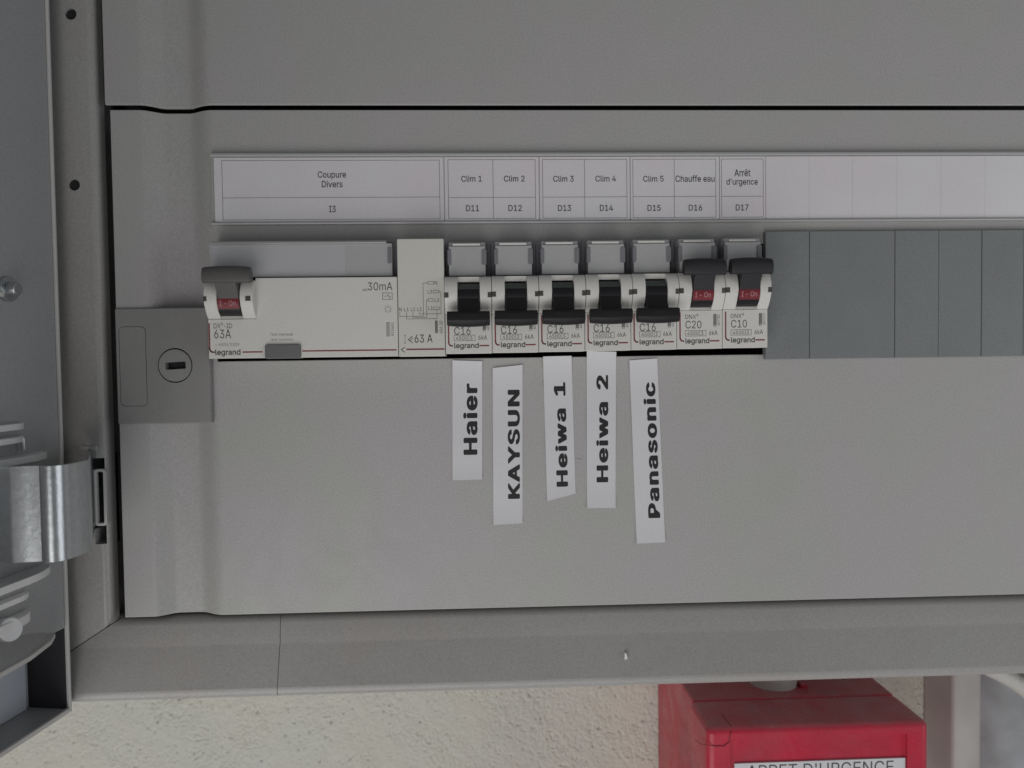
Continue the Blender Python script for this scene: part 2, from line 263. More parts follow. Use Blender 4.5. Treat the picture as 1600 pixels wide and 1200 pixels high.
'g': (425, ['207,-151 168,-148 134,-140 105,-127 82,-110 64,-91 51,-69 101,-41 122,-66 154,-88 178,-95 207,-97 249,-92 282,-75 304,-47 311,-6 311,68 306,68 287,41 252,16 227,8 195,5 152,10 113,27 80,53 55,90 39,136 34,191 39,246 55,293 80,332 112,361 152,378 196,384 228,382 253,373 288,346 308,319 313,319 313,379 372,379 372,-9 367,-54 350,-90 324,-117 291,-136 251,-147', '205,59 237,63 264,75 285,95 300,121 309,154 312,193 309,231 300,264 285,291 264,312 237,325 205,330 172,325 145,312 124,290 109,262 99,229 96,193 99,155 109,123 124,96 145,76 172,63']),
'h': (410, ['114,227 114,0 53,0 53,509 114,509 114,287 102,287 124,332 152,362 187,379 227,384 264,380 295,369 321,349 341,321 353,285 357,240 357,0 296,0 296,235 290,275 273,304 246,323 210,329 184,326 161,317 141,303 126,283 117,257']),
'i': (166, ['53,0 53,379 114,379 114,0', '84,443 67,446 54,455 44,468 41,483 44,499 54,512 67,521 84,524 100,521 114,512 123,499 126,483 123,468 114,455 100,446']),
'k': (380, ['110,137 110,212 121,212 284,379 360,379 184,199 177,199', '53,0 53,509 114,509 114,0', '294,0 148,186 191,229 372,0']),
'l': (189, ['139,-2 101,3 74,20 58,47 53,84 53,509 114,509 114,99 115,77 120,62 130,54 146,52 160,53 170,54 181,3 162,-1']),
'm': (610, ['53,0 53,379 112,379 112,295 108,295 118,323 132,346 151,363 172,376 195,384 219,386 257,380 287,361 309,331 321,295 312,295 322,321 337,343 357,361 381,375 407,383 437,386 468,383 497,372 522,354 541,328 553,296 557,255 557,0 496,0 496,254 490,289 473,313 447,326 419,330 395,328 374,320 358,307 345,290 338,270 335,247 335,0 274,0 274,260 269,288 253,311 229,326 199,330 178,328 158,320 140,307 126,289 117,266 114,238 114,0']),
'n': (410, ['114,227 114,0 53,0 53,379 112,379 112,287 102,287 124,332 152,362 187,379 227,384 264,380 295,369 321,349 341,321 353,285 357,240 357,0 296,0 296,235 290,275 273,304 246,323 210,329 184,326 161,317 141,303 126,283 117,257']),
'o': (415, ['207,-8 159,-2 117,16 82,46 56,85 40,133 34,187 40,243 56,291 82,330 117,360 159,378 207,384 256,378 299,360 333,330 359,291 376,243 381,187 376,133 359,85 333,46 299,16 256,-2', '207,46 242,51 270,66 292,89 307,117 316,151 319,187 316,224 307,258 292,287 270,310 242,325 207,330 173,325 145,310 124,287 108,258 99,224 96,187 99,151 108,117 124,89 145,66 173,51']),
'p': (424, ['53,-143 53,379 112,379 112,319 118,319 137,346 171,373 197,381 229,384 274,378 313,361 345,332 370,293 385,245 390,189 385,133 370,84 346,45 313,16 274,-2 229,-8 198,-5 173,4 138,31 118,59 114,59 114,-143', '220,47 253,51 279,66 301,88 316,117 325,151 328,189 325,227 316,261 301,290 280,311 253,325 220,330 188,325 161,312 140,291 125,263 116,229 113,189 116,150 125,115 140,86 162,65 188,51']),
'r': (259, ['53,0 53,379 112,379 112,321 115,321 130,347 152,367 181,380 213,385 229,384 243,384 243,322 230,324 207,326 182,323 159,315 140,301 126,284 117,262 114,237 114,0']),
's': (365, ['182,-8 145,-5 112,3 84,18 62,38 45,63 36,94 94,107 105,79 124,60 150,49 181,45 217,50 244,62 262,81 268,103 265,121 254,136 237,147 212,155 149,170 104,186 72,208 53,237 47,274 51,305 65,332 87,354 115,370 149,381 187,384 223,381 254,372 279,358 299,339 314,316 324,290 268,277 258,298 243,316 219,328 187,333 156,329 131,317 114,299 109,277 112,258 124,243 144,232 172,223 229,209 275,194 306,171 325,142 331,107 326,75 312,47 290,24 260,6 223,-5']),
't': (227, ['204,379 204,327 6,327 6,379', '65,471 126,471 126,98 128,76 136,61 150,53 170,50 185,51 202,54 213,2 192,-3 168,-4 125,2 92,21 72,52 65,93']),
'u': (410, ['182,-5 146,-1 115,11 89,31 69,59 57,95 53,139 53,379 114,379 114,144 119,105 137,75 164,56 200,50 226,53 249,62 268,77 283,97 293,122 296,153 296,379 357,379 357,0 298,0 298,92 307,92 286,47 257,17 222,0']),
'v': (389, ['163,0 17,379 84,379 165,155 187,87 206,21 184,21 203,87 224,155 305,379 371,379 226,0']),
'w': (567, ['138,0 23,379 87,379 133,214 154,137 175,41 165,41 186,135 206,214 252,379 316,379 362,214 382,136 402,41 391,41 413,135 434,214 480,379 545,379 429,0 368,0 319,172 305,225 291,280 277,338 291,338 277,280 263,225 248,172 199,0']),
'y': (389, ['47,-139 61,-86 71,-87 104,-89 118,-84 130,-74 141,-58 151,-36 163,-1 17,379 84,379 165,155 187,87 206,21 184,21 202,87 224,155 305,379 371,379 204,-58 177,-107 159,-124 139,-136 117,-143 91,-145 65,-143']),
'~': (453, ['52,150 55,188 66,218 82,240 103,255 127,263 151,266 175,264 197,256 246,221 275,198 299,192 318,196 332,207 341,226 344,253 400,253 397,215 386,185 370,163 349,148 326,139 301,137 276,139 254,148 207,182 177,204 154,210 136,207 121,196 111,178 108,150']),
'³': (309, ['155,302 123,305 94,312 70,324 51,341 39,361 34,383 94,383 100,370 113,360 133,353 156,350 180,353 200,362 212,375 216,392 212,408 198,422 175,431 146,434 115,434 115,473 195,534 195,535 50,535 50,583 266,583 266,541 154,453 154,466 189,467 219,461 244,449 263,432 274,411 278,387 274,363 262,342 243,325 218,313 189,305']),
'ê': (404, ['212,-8 161,-2 117,16 82,46 56,85 40,132 34,187 39,242 55,290 81,329 115,359 157,378 205,384 236,382 266,374 294,361 319,341 341,315 357,282 368,242 371,194 371,169 75,169 75,221 338,221 310,202 307,237 298,269 283,294 263,314 237,326 205,330 173,326 146,313 125,294 109,270 99,241 96,211 96,178 100,139 110,106 128,80 151,61 179,50 212,46 254,53 285,73 306,105 365,91 353,63 335,39 311,19 283,4 249,-5', '155,435 95,435 95,438 175,529 233,529 313,438 313,435 252,435 204,495']),
' ': (187, []),
}
def glyphs(body, x0, x1, z0, z1, y, rot=False, bold=0.0, space=1.0, wrap=None, name='lettering', aspect=1.0):
    """flat lettering fitted into the box x0..x1, z0..z1 of the plane y; rot reads upwards"""
    layers = {}
    pen = 0.0
    def area_(p): return sum(p[i-1][0]*p[i][1]-p[i][0]*p[i-1][1] for i in range(len(p)))/2
    for ch in body:
        adv, loops = GLYPHS[ch]
        L_ = []
        for lp in loops:
            pts = [tuple(int(v) for v in q.split(',')) for q in lp.split()]
            L_.append([p for i, p in enumerate(pts) if p != pts[i-1]])
        if L_:
            big = max(L_, key=lambda p: abs(area_(p))); sg = area_(big) > 0
            outs = [p for p in L_ if (area_(p) > 0) == sg]; holes = [p for p in L_ if (area_(p) > 0) != sg]
            for k, o_ in enumerate(outs):
                grp = [o_]
                for h in holes:
                    if min(p[0] for p in o_) <= min(p[0] for p in h) and max(p[0] for p in o_) >= max(p[0] for p in h) and min(p[1] for p in o_) <= min(p[1] for p in h) and max(p[1] for p in o_) >= max(p[1] for p in h): grp.append(h)
                layers.setdefault(k, []).extend([[(pen+a, b) for a, b in g] for g in grp])
        pen += adv+(space-1)*300
    tmp = []
    for k, grp in layers.items():
        cu = bpy.data.curves.new('t', 'CURVE'); cu.dimensions = '2D'; cu.fill_mode = 'BOTH'
        for pts in grp:
            sp = cu.splines.new('POLY'); sp.points.add(len(pts)-1)
            for j, (a, b) in enumerate(pts): sp.points[j].co = (a/1000, b/1000, 0, 1)
            sp.use_cyclic_u = True
        o = bpy.data.objects.new('t', cu); C.objects.link(o); bpy.context.view_layer.update()
        me = bpy.data.meshes.new_from_object(o.evaluated_get(bpy.context.evaluated_depsgraph_get()))
        bpy.data.objects.remove(o); bpy.data.curves.remove(cu)
        sh = [(0, 0)]
        if bold: sh += [(bold*math.cos(math.pi*i/6), bold*aspect*math.sin(math.pi*i/6)) for i in range(12)]
        for i, (dx, dy) in enumerate(sh):
            m = me.copy()
            for v in m.vertices: v.co = Vector((v.co.x+dx, v.co.y+dy, .0015*i+.0007*k))
            tmp.append(m)
        bpy.data.meshes.remove(me)
    me = join(tmp, name)
    P = [(-v.co.y, v.co.x) if rot else (v.co.x, v.co.y) for v in me.vertices]
    ax, bx = min(p[0] for p in P), max(p[0] for p in P); az, bz = min(p[1] for p in P), max(p[1] for p in P)
    for v, (a, b) in zip(me.vertices, P):
        xx = x0+(a-ax)/(bx-ax)*(x1-x0); zz = z0+(b-az)/(bz-az)*(z1-z0); yy = (y if wrap is None else wrap(zz))-v.co.z
        v.co = Vector((xx, yy, zz))*MM
    me.name = name; me.materials.clear()
    return me
def join(meshes, name):
    bm = bmesh.new()
    for m in meshes: bm.from_mesh(m)
    for m in meshes:
        if m.users == 0: bpy.data.meshes.remove(m)
    me = bpy.data.meshes.new(name); bm.to_mesh(me); bm.free(); return me
def lines(segs, y, wd, name='printed_lines'):
    """flat printed lines, segs = (x0,z0,x1,z1)"""
    b = MB()
    for s in segs:
        a, c = Vector((s[0], y, s[1])), Vector((s[2], y, s[3])); d = (c-a).normalized(); n = Vector((-d.z, 0, d.x))*wd/2
        b.face([a-n-d*wd/2, c-n+d*wd/2, c+n+d*wd/2, a+n-d*wd/2])
    return b.mesh(name)

# ------------------------------------------------------------------ wall
WALL_Y = 113
from mathutils import noise as mn
def wall_mesh():
    x_a, x_b, z_a, z_b = X(-40, 1150, WALL_Y), X(1660, 1150, WALL_Y), Z(800, 1260, WALL_Y), Z(800, 1010, WALL_Y)
    nx, nz_ = int((x_b-x_a)/.5), int((z_b-z_a)/.5)
    xs = [-700, -400]+[x_a+(x_b-x_a)*i/nx for i in range(nx+1)]+[500, 900]
    zs = [-600, -350]+[z_a+(z_b-z_a)*i/nz_ for i in range(nz_+1)]+[200, 600]
    vs = []
    for z in zs:
        for x in xs:
            y = WALL_Y
            if x_a < x < x_b and z_a < z < z_b:
                p = Vector((x, z, 0))
                h = .42*mn.fractal(p*.12, .7, 2.1, 4) + .26*mn.noise(p*.55+Vector((7, 3, 1))) + .16*mn.noise(p*.95)
                g = mn.noise(p*.035+Vector((3, 9, 4)))
                w_ = p+Vector((mn.noise(p*.2), mn.noise(p*.2+Vector((5, 5, 5))), 0))*3.2
                t = 1-abs(mn.noise(w_*.36))*2
                if t > .80: h -= (t-.80)*5.0*max(0, min(1, g*3+.35))
                q = mn.noise(p*.6+Vector((1, 20, 8)))
                if q > .45: h -= (q-.45)*6.0
                y -= h*.72
            vs.append((x*MM, y*MM, z*MM))
    n = len(xs); fs = [(j*n+i, j*n+i+1, (j+1)*n+i+1, (j+1)*n+i) for j in range(len(zs)-1) for i in range(n-1)]
    me = bpy.data.meshes.new('wall'); me.from_pydata(vs, [], fs)
    me.polygons.foreach_set('use_smooth', [True]*len(fs)); return me
wl = link('wall', wall_mesh(), M['plaster']); wl['kind'] = 'structure'

# ------------------------------------------------------------------ cabinet frame
cab = empty('electrical_cabinet', (0, WALL_Y, 0), 'light grey metal electrical cabinet frame fixed to the plastered wall', 'electrical cabinet')
def L(mb): bmesh.ops.translate(mb.bm, verts=mb.bm.verts, vec=Vector((0, -WALL_Y, 0))*MM); return mb
XL, XR = X(173, 560)-4, X(1900, 560)        # cabinet opening left, far right
FYU = .4
xe = X(162.5, 560, FYU); xo = X(70, 560, FYU)    # lip and outer edge of the left upright
ztop = 260
zr = Z(800, 955.5, 2)                          # top of the bottom rail
# left upright: flat face, rolled lip, return into the gutter
prof = [(xo, FYU), (xe-3.2, FYU)]
for i in range(1, 9):
    a = math.radians(90*i/8); prof.append((xe-3.2+3.2*math.sin(a), FYU+3.4*(1-math.cos(a))))
prof += [(xe+.35, 6), (xe-2, 8), (xe-3.5, 8), (xe-3.5, 20), (xo, 20)]
up = L(MB().prism_z(prof, zr-36, ztop)).build('upright', M['frame'], cab, angle=40)
cb = MB()
for hx, hy in ((110.5, 22), (116, 289)):
    p = at(hx, hy, FYU); cb.cyl((p.x, -8-WALL_Y, p.z), (p.x, 14-WALL_Y, p.z), 2.15, 28)
cut(up, cb)
for hx, hy in ((110.5, 22), (116, 289)):
    p = at(hx, hy, FYU); MB().cyl((p.x, 1.2-WALL_Y, p.z), (p.x, 1.6-WALL_Y, p.z), 2.1, 24).build('hole_shade', M['dark'], cab)  # dark disc inside the hole paints its shade
s0, s1 = at(145, 716, FYU), at(166, 850, FYU)
cut(up, MB().box(s0.x, s1.x, -10-WALL_Y, 13-WALL_Y, s1.z, s0.z))
# loop held in the slot
l0, l1 = at(148, 822, -1), at(164.5, 733, -1)
lo, li = rrect(l0.x, l1.x, l0.z, l1.z, 1.4), rrect(l0.x+1.05, l1.x-1.05, l0.z+1.05, l1.z-1.05, .5)
MB().ring_y(lo, li, -1-WALL_Y, 1.2-WALL_Y).build('slot_loop', M['lip'], cab, .2)
L(MB().box(s0.x-.5, s1.x+.5, 9, 11, s1.z-1, s0.z+1)).build('slot_backing', M['dark'], cab)
# dark sheet for the shade in the gutter behind the covers' left edge
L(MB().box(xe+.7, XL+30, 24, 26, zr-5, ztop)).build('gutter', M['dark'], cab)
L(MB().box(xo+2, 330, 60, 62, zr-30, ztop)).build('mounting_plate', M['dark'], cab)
# enclosure walls
L(MB().box(xo, xo+1.5, 20.2, WALL_Y, zr-33, ztop)).build('side_wall', M['frame'], cab)
# bottom rail in two lengths with the joint at pixel 437
def rail(x0, x1):
    z = lambda k: zr+k
    p = [(9.0, z(1.2)), (5.5, z(.9)), (3.4, z(-.3)), (2.2, z(-2.2)), (1.2, z(-9.6)), (.8, z(-10.6)), (-4.6, z(-25.4))]
    for i in range(0, 9):
        a = math.radians(-20+115*i/8); p.append((-1.5-3.3*math.cos(a), z(-26.5)-3.3*math.sin(a)))
    p += [(0, z(-30.5)), (WALL_Y-.2, z(-30.5)), (WALL_Y-.2, z(-29)), (9, z(-29))]
    return L(MB().prism_x(p, x0, x1))
xj = X(437, 1030, 0)
rail(X(112, 1040, 0)-12, xj-.12).build('bottom_rail', M['frame'], cab, angle=32)
rail(xj+.12, 330).build('bottom_rail', M['frame'], cab, angle=32)
# mitre joint line where upright and rail meet: a thin dark ridge
mp0, mp1 = at(190, 965, FYU), at(108, 1019, FYU)
md_ = (mp1-mp0); ma, mb_ = mp0-md_*.5, mp1+md_*.6
cut(up, MB().prism_y([(ma.x, ma.z), (mb_.x, mb_.z), (mb_.x, mb_.z-60), (ma.x, ma.z-60)], -10-WALL_Y, 30-WALL_Y))
mp0, mp1 = mp0+Vector((0, 0, 0)), mp1
b = MB(); d = (mp1-mp0); 
b.cyl((mp0.x, FYU-WALL_Y+.1, mp0.z), (mp1.x, FYU-WALL_Y+.1, mp1.z), .2, 8); b.build('mitre_joint', M['dark'], cab)
p = at(977, 1024, -1.9)
MB().prism_y([(p.x-.5, p.z-1.3), (p.x+.7, p.z-.9), (p.x+.3, p.z+1), (p.x-.3, p.z+1.4)], -3.1-WALL_Y, 0-WALL_Y).build('paint_chip', M['chip'], cab)

# ------------------------------------------------------------------ cover panels
def cover(name, xl, z0, z1, hole, label, skirt=1.4, corner=1.5):
    t = empty(name, (0, 0, z0), label, 'cover panel')
    g = [(X(181, 560), 0), (X(228, 560), 0), (X(236, 560), .35), (X(246, 560), 2.0), (X(256, 560), 3.8), (X(264, 560), 4.4),
         (X(298, 560), 4.4), (X(305, 560), 4.0), (X(312, 560), 3.1), (X(320, 560), 1.7), (X(328, 560), .7), (X(334, 560), .2), (X(341, 560), 0)]
    st = [(xl, 0)] + g[1:] + [(330, 0)]
    xs = [a for a, _ in st]
    if hole:
        hx0, hx1, hz0, hz1 = hole
        st = sorted(st + [(hx0, 0), (hx1, 0)]); xs = [a for a, _ in st]; zs = [z0, hz0, hz1, z1]
    else: zs = [z0, z1]
    bm = bmesh.new()
    V = {(i, j): bm.verts.new(Vector((x, y, z-z0))*MM) for i, (x, y) in enumerate(st) for j, z in enumerate(zs)}
    for i in range(len(st)-1):
        for j in range(len(zs)-1):
            if hole and j == 1 and xs[i] >= hx0-1e-6 and xs[i+1] <= hx1+1e-6: continue
            bm.faces.new((V[i, j], V[i+1, j], V[i+1, j+1], V[i, j+1]))
    ret = bmesh.ops.extrude_face_region(bm, geom=bm.faces[:])
    bmesh.ops.translate(bm, verts=[e for e in ret['geom'] if isinstance(e, bmesh.types.BMVert)], vec=Vector((0, skirt, 0))*MM)
    bmesh.ops.recalc_face_normals(bm, faces=bm.faces[:])
    # soften the front perimeter
    ed = [e for e in bm.edges if len(e.link_faces) == 2 and e.calc_face_angle(0) > math.radians(70) and all(v.co.y < .0047 for v in e.verts)]
    bmesh.ops.bevel(bm, geom=ed, offset=.7*MM, segments=3, profile=.5, affect='EDGES', clamp_overlap=True)
    me = bpy.data.meshes.new('panel_sheet'); bm.to_mesh(me); bm.free()
    for p in me.polygons: p.use_smooth = True
    me.set_sharp_from_angle(angle=math.radians(38))
    wn(link('panel_sheet', me, M['paint'], t))
    return t
zs_top = Z(800, 171.5, 0); zs_up = Z(800, 164, 0)
z_bot = Z(800, 949.5, 0)
BX0 = -417.6*294/F                 # left side of the device row (mm)
PITCH_M = 17.7
FY = -13.0                         # front of the lower faces of the devices
def mx(k): return BX0 + PITCH_M*k
wz0, wz1 = Z(900, 557.5, 0), Z(945, 549, FY)+42.4
xw1 = X(1667, 460, 0)
cov = cover('cover_panel', X(183, 560), z_bot, zs_top, (mx(0)-1.2, xw1, wz0, wz1), 'lower grey metal cover panel with the row of breakers showing through its window')
cover('cover_panel', X(175, 560), zs_up, ztop, None, 'upper blank grey metal cover panel above the horizontal seam')
# skirt shadow box behind the seam
# lock on the lower cover
lx0, lx1 = X(180, 571, -2), X(331, 571, -2); lz0, lz1 = Z(256, 662, -2), Z(256, 481, -2)
zoff = z_bot
xm = X(232, 571, -2)
prof = [(lx0, 6), (lx0, -1.2), (xm-2, -1.2), (xm+3, -1.5), (xm+9, -2.2), (lx1-4, -2.6), (lx1-1.2, -2.5), (lx1-.5, -1.6), (lx1-.3, 3.0), (lx1-.3, 6)]
mb = MB().prism_z(prof, lz0-zoff, lz1-zoff); lk = mb.build('lock_housing', M['lock'], cov, .5, 3, angle=40)
# groove of the rounded rectangle and the lock ring: cut for real
gr = rrect(X(187, 571, -1), X(229.5, 571, -1), Z(208, 635, -1)-zoff, Z(208, 510, -1)-zoff, 2)
gi = rrect(X(187, 571, -1)+.25, X(229.5, 571, -1)-.25, Z(208, 635, -1)+.25-zoff, Z(208, 510, -1)-.25-zoff, 1.8)
cut(lk, MB().ring_y(gr, gi, -3, -.8))
lc = at(273, 571, -2.5); zc = lc.z-zoff
cut(lk, MB().cyl((lc.x, -4, zc), (lc.x, 3, zc), 6.75, 48))
MB().cyl((lc.x, 2.6, zc), (lc.x, 2.9, zc), 6.7, 48).build('lock_recess', M['dark'], cov)
cylo = MB().cyl((lc.x, -2.35, zc), (lc.x, 2.4, zc), 6.3, 48).build('lock_barrel', M['lock'], cov, .25)
a = math.radians(3); ca, sa = math.cos(a), math.sin(a)
slot = [(lc.x+u*ca-v*sa, zc+u*sa+v*ca) for u, v in ((-3.6, -1.5), (4.1, -1.5), (4.1, 1.3), (-3.6, 1.3))]
cut(cylo, MB().prism_y(slot, -5, 1.6))
MB().prism_y([(lc.x+(x-lc.x)*.9, zc+(z-zc)*.9) for x, z in slot], .6, 1.2).build('key_slot', M['black'], cov)

pen = []
for i in range(9):
    a = math.radians(100+18*i); b_ = math.radians(118+18*i); c0 = at(853, 599, -.03)
    pen.append((c0.x+1.4*math.cos(a), c0.z-zoff+1.9*math.sin(a), c0.x+1.4*math.cos(b_), c0.z-zoff+1.9*math.sin(b_)))
link('pen_mark', lines(pen, -.04, .16, 'pen_mark'), M['faint'], cov)
q0, q1 = at(899, 716, 0), at(909, 717.5, 0)
link('scuff_mark', lines([(q0.x, q0.z-zoff, q1.x, q1.z-zoff)], -.04, .3, 'scuff_mark'), M['faint'], cov)
# ------------------------------------------------------------------ label holder strip
hx0, hx1 = X(331, 300, -1), 300
hz1, hz0 = Z(760, 239, -1.5), Z(760, 349.5, -1.5)
lh = empty('label_holder', (hx0, 0, hz0), 'long clear label holder strip with white paper labels above the breaker row', 'label holder')
def HL(mb): bmesh.ops.translate(mb.bm, verts=mb.bm.verts, vec=Vector((-hx0, 0, -hz0))*MM); return mb
HL(MB().box(hx0, hx1, -.9, -.02, hz0, hz1)).build('backing', M['paint'], lh)
HL(MB().prism_x([(-.9, hz1-1.1), (-2.0, hz1-1.3), (-2.5, hz1-.8), (-2.3, hz1-.1), (-.9, hz1)], hx0, hx1)).build('top_lip', M['window'], lh, angle=20)
HL(MB().prism_x([(-.9, hz0+1.0), (-2.0, hz0+1.1), (-2.5, hz0+.6), (-2.3, hz0+.1), (-.9, hz0)], hx0, hx1)).build('bottom_lip', M['window'], lh, angle=20)
PY = -1.25
pz0, pz1 = Z(760, 345.3, PY), Z(760, 245.5, PY)
def hp(px, py):            # position on the paper, straightened to the strip
    return X(px, 295, PY)-hx0, Z(px, py, PY)-hz0
def paper(px0, px1, cells, rows, texts, extra=()):
    x0, x1 = X(px0, 295, PY), X(px1, 295, PY)
    o = HL(MB().box(x0, x1, PY, -.92, pz0, pz1)).build('paper_label', M['paper'], lh)
    segs = []
    if cells:
        xa = [X(c, 295, PY)-hx0 for c in cells]
        za, zb, zm = [Z(760, r, PY)-hz0 for r in rows]
        for x in xa: segs.append((x, za, x, zb))
        for z in (za, zb, zm): segs.append((xa[0], z, xa[-1], z))
        link('printed_grid', lines(segs, PY-.04, .17, 'printed_grid'), M['line'], o)
    ms = []
    for body, a, b_, t, bt in texts:
        q0, q1 = hp(a, bt), hp(b_, t)
        zc0, zc1 = Z(760, bt, PY)-hz0, Z(760, t, PY)-hz0
        ms.append(glyphs(body, q0[0], q1[0], zc0, zc1, PY-.05, bold=.006))
    if ms: link('lettering', join(ms, 'lettering'), M['ink'], o)
    return o
rows = (249.5, 341.5, 308.5)
paper(335, 693.5, (347.5, 687), (250, 341.5, 307.5), [('Coupure', 497, 541, 267, 279.5), ('Divers', 503, 535.5, 281.5, 292), ('I3', 513.5, 524, 320.5, 330.5)])
paper(695, 842, (700.5, 770.5, 836.5), rows, [('Clim 1', 721, 753, 274.5, 284), ('Clim 2', 787.5, 820, 274.5, 284), ('D11', 728, 748, 320.5, 330), ('D12', 794, 815, 320.5, 330)])
paper(843.5, 984, (848, 913.5, 979.5), rows, [('Clim 3', 864.5, 896.5, 275, 284.5), ('Clim 4', 930.5, 962.5, 275, 284.5), ('D13', 871.5, 892, 321, 330.5), ('D14', 937, 957.5, 321, 330.5)])
paper(985.5, 1123.5, (989, 1053.5, 1118.5), rows, [('Clim 5', 1005, 1037, 275.5, 285), ('Chauffe eau', 1055.5, 1116.5, 275, 285.5), ('D15', 1011.5, 1032, 321.5, 331), ('D16', 1076, 1097, 321.5, 331)])
paper(1125, 1196, (1127.5, 1192.5), rows, [('Arrêt', 1147.5, 1172.5, 265.5, 277), ("d'urgence", 1135, 1184, 280.5, 293), ('D17', 1149.5, 1169.5, 321.5, 331)])
blank_paper = paper(1197, 1640, None, None, [])
link('fold_lines', lines([(X(a_, 295, PY)-hx0, pz0-hz0+.3, X(a_, 295, PY)-hx0, pz1-hz0-.3) for a_ in (1264.3, 1332, 1401, 1470, 1539)], PY-.03, .13, 'fold_lines'), M['fold'], blank_paper)
HL(MB().box(hx0+.6, hx1, -1.72, -1.68, hz0+1.0, hz1-1.1)).build('clear_cover', M['clear'], lh)

# ------------------------------------------------------------------ modular devices
cache = {}
def part(key, name, m, parent, maker):
    if key not in cache:
        r = maker(); cache[key] = r
    return link(name, cache[key], m, parent)
def cheek(x0, x1):
    pr = [(-2, 14.8), (-13.2, 14.8), (-14.0, 15.6), (-15.6, 17.6), (-17.0, 20.0), (-17.5, 22.0), (-17.3, 24.5), (-16.4, 26.8), (-14.9, 28.5), (-13.8, 29.0), (-2, 29.0)]
    return MB().prism_x(pr, x0, x1)
def body_low(x0, x1):
    return MB().box(x0, x1, 0, FY, 0, 14.75)
PVY, PVZ, PR = -12.0, 21.2, 5.45
def arc(z0, z1, r, x0, x1, n=6):
    a0, a1 = math.asin((z0-PVZ)/r), math.asin((z1-PVZ)/r)
    out = [(PVY-r*math.cos(a0+(a1-a0)*i/n), PVZ+r*math.sin(a0+(a1-a0)*i/n)) for i in range(n+1)]
    inn = [(PVY-(r-.6)*math.cos(a0+(a1-a0)*i/n), PVZ+(r-.6)*math.sin(a0+(a1-a0)*i/n)) for i in range(n, -1, -1)]
    return MB().prism_x(out+inn, x0, x1)
def wrap_drum(z): return PVY - math.sqrt(max(.01, (PR+.17)**2-(z-PVZ)**2))
SX0, SX1 = 4.95, 13.25
def toggle_meshes(state, wd=16.0, xc=9.0):
    s = 1 if state == 'up' else -1
    hd = [(-5.7, 6.3), (-8.0, 5.5), (-9.0, 5.7), (-9.6, 6.5), (-9.9, 9.0), (-9.4, 10.7), (-8.4, 11.7), (-7.2, 12.0), (-6.0, 11.2), (-5.2, 8.7)]
    hd = [(a, b+.7) for a, b in hd] if state == 'up' else [(a, b if b < 10 else b-.55) for a, b in hd]
    mb = MB()
    # T handle, slightly bowed along its width
    n = 8
    prev = None
    for i in range(n+1):
        u = -1+2*i/n; x = xc+u*wd/2; bow = -.5*u*u
        ring = [mb.bm.verts.new(Vector((x, PVY+y*(1.0-.03*u*u), PVZ+s*(z+(bow if z > 9 else 0))))*MM) for y, z in hd]
        if prev:
            for j in range(len(hd)): mb.bm.faces.new((prev[j], ring[j], ring[(j+1) % len(hd)], prev[(j+1) % len(hd)]))
        else: mb.bm.faces.new(ring)
        prev = ring
    mb.bm.faces.new(list(reversed(prev)))
    # neck
    nk = [(-2, 2.5), (-5.0, -.5), (-6.4, 3.2), (-8.6, 6.4), (-7.5, 9.5), (-3, 6)]
    mb.prism_x([(PVY+y, PVZ+s*z) for y, z in nk], SX0+.25, SX1-.25)
    return mb
def nose_parts(t, state, tog_mat, wd=15.9, xc=8.95):
    """slot, drum, toggle and indicator shared by every switch"""
    part('slot_back', 'slot_well', M['dark'], t, lambda: MB().box(SX0, SX1, -2, -7.5, 15, 28.8).mesh('slot_well'))
    part('drum', 'toggle_drum', M['black'], t, lambda: MB().cyl((SX0+.15, PVY, PVZ), (SX1-.15, PVY, PVZ), PR, 40).mesh('toggle_drum'))
    part('ledge_b', 'slot_ledge', M['white'], t, lambda: MB().prism_x([(-2, 14.8), (-12.8, 14.8), (-12.3, 16.9), (-8.2, 17.6), (-2, 17.6)], SX0, SX1).mesh('slot_ledge', .12))
    part('ledge_t', 'slot_bridge', M['white'], t, lambda: MB().prism_x([(-2, 27.0), (-13.2, 27.0), (-13.5, 29.0), (-2, 29.0)], SX0, SX1).mesh('slot_bridge', .15))
    tg = link('toggle', cache.setdefault(('tog', state, wd), toggle_meshes(state, wd, xc).mesh('toggle', .28, 2, 50)).copy(), tog_mat, t)
    if state == 'up':
        o = part('ind_up', 'red_indicator', M['redind'], t, lambda: arc(18.3, 22.0, PR+.12, SX0+.2, SX1-.2).mesh('red_indicator'))
        part('ind_txt', 'lettering', M['redtext'], o, lambda: glyphs('I - On', SX0+1.0, SX1-1.3, 19.3, 21.3, 0, wrap=wrap_drum, bold=.01))
    else:
        part('ind_dn', 'off_indicator', M['greenind'], t, lambda: arc(24.1, 25.9, PR+.12, SX0+.2, SX1-.2).mesh('off_indicator'))

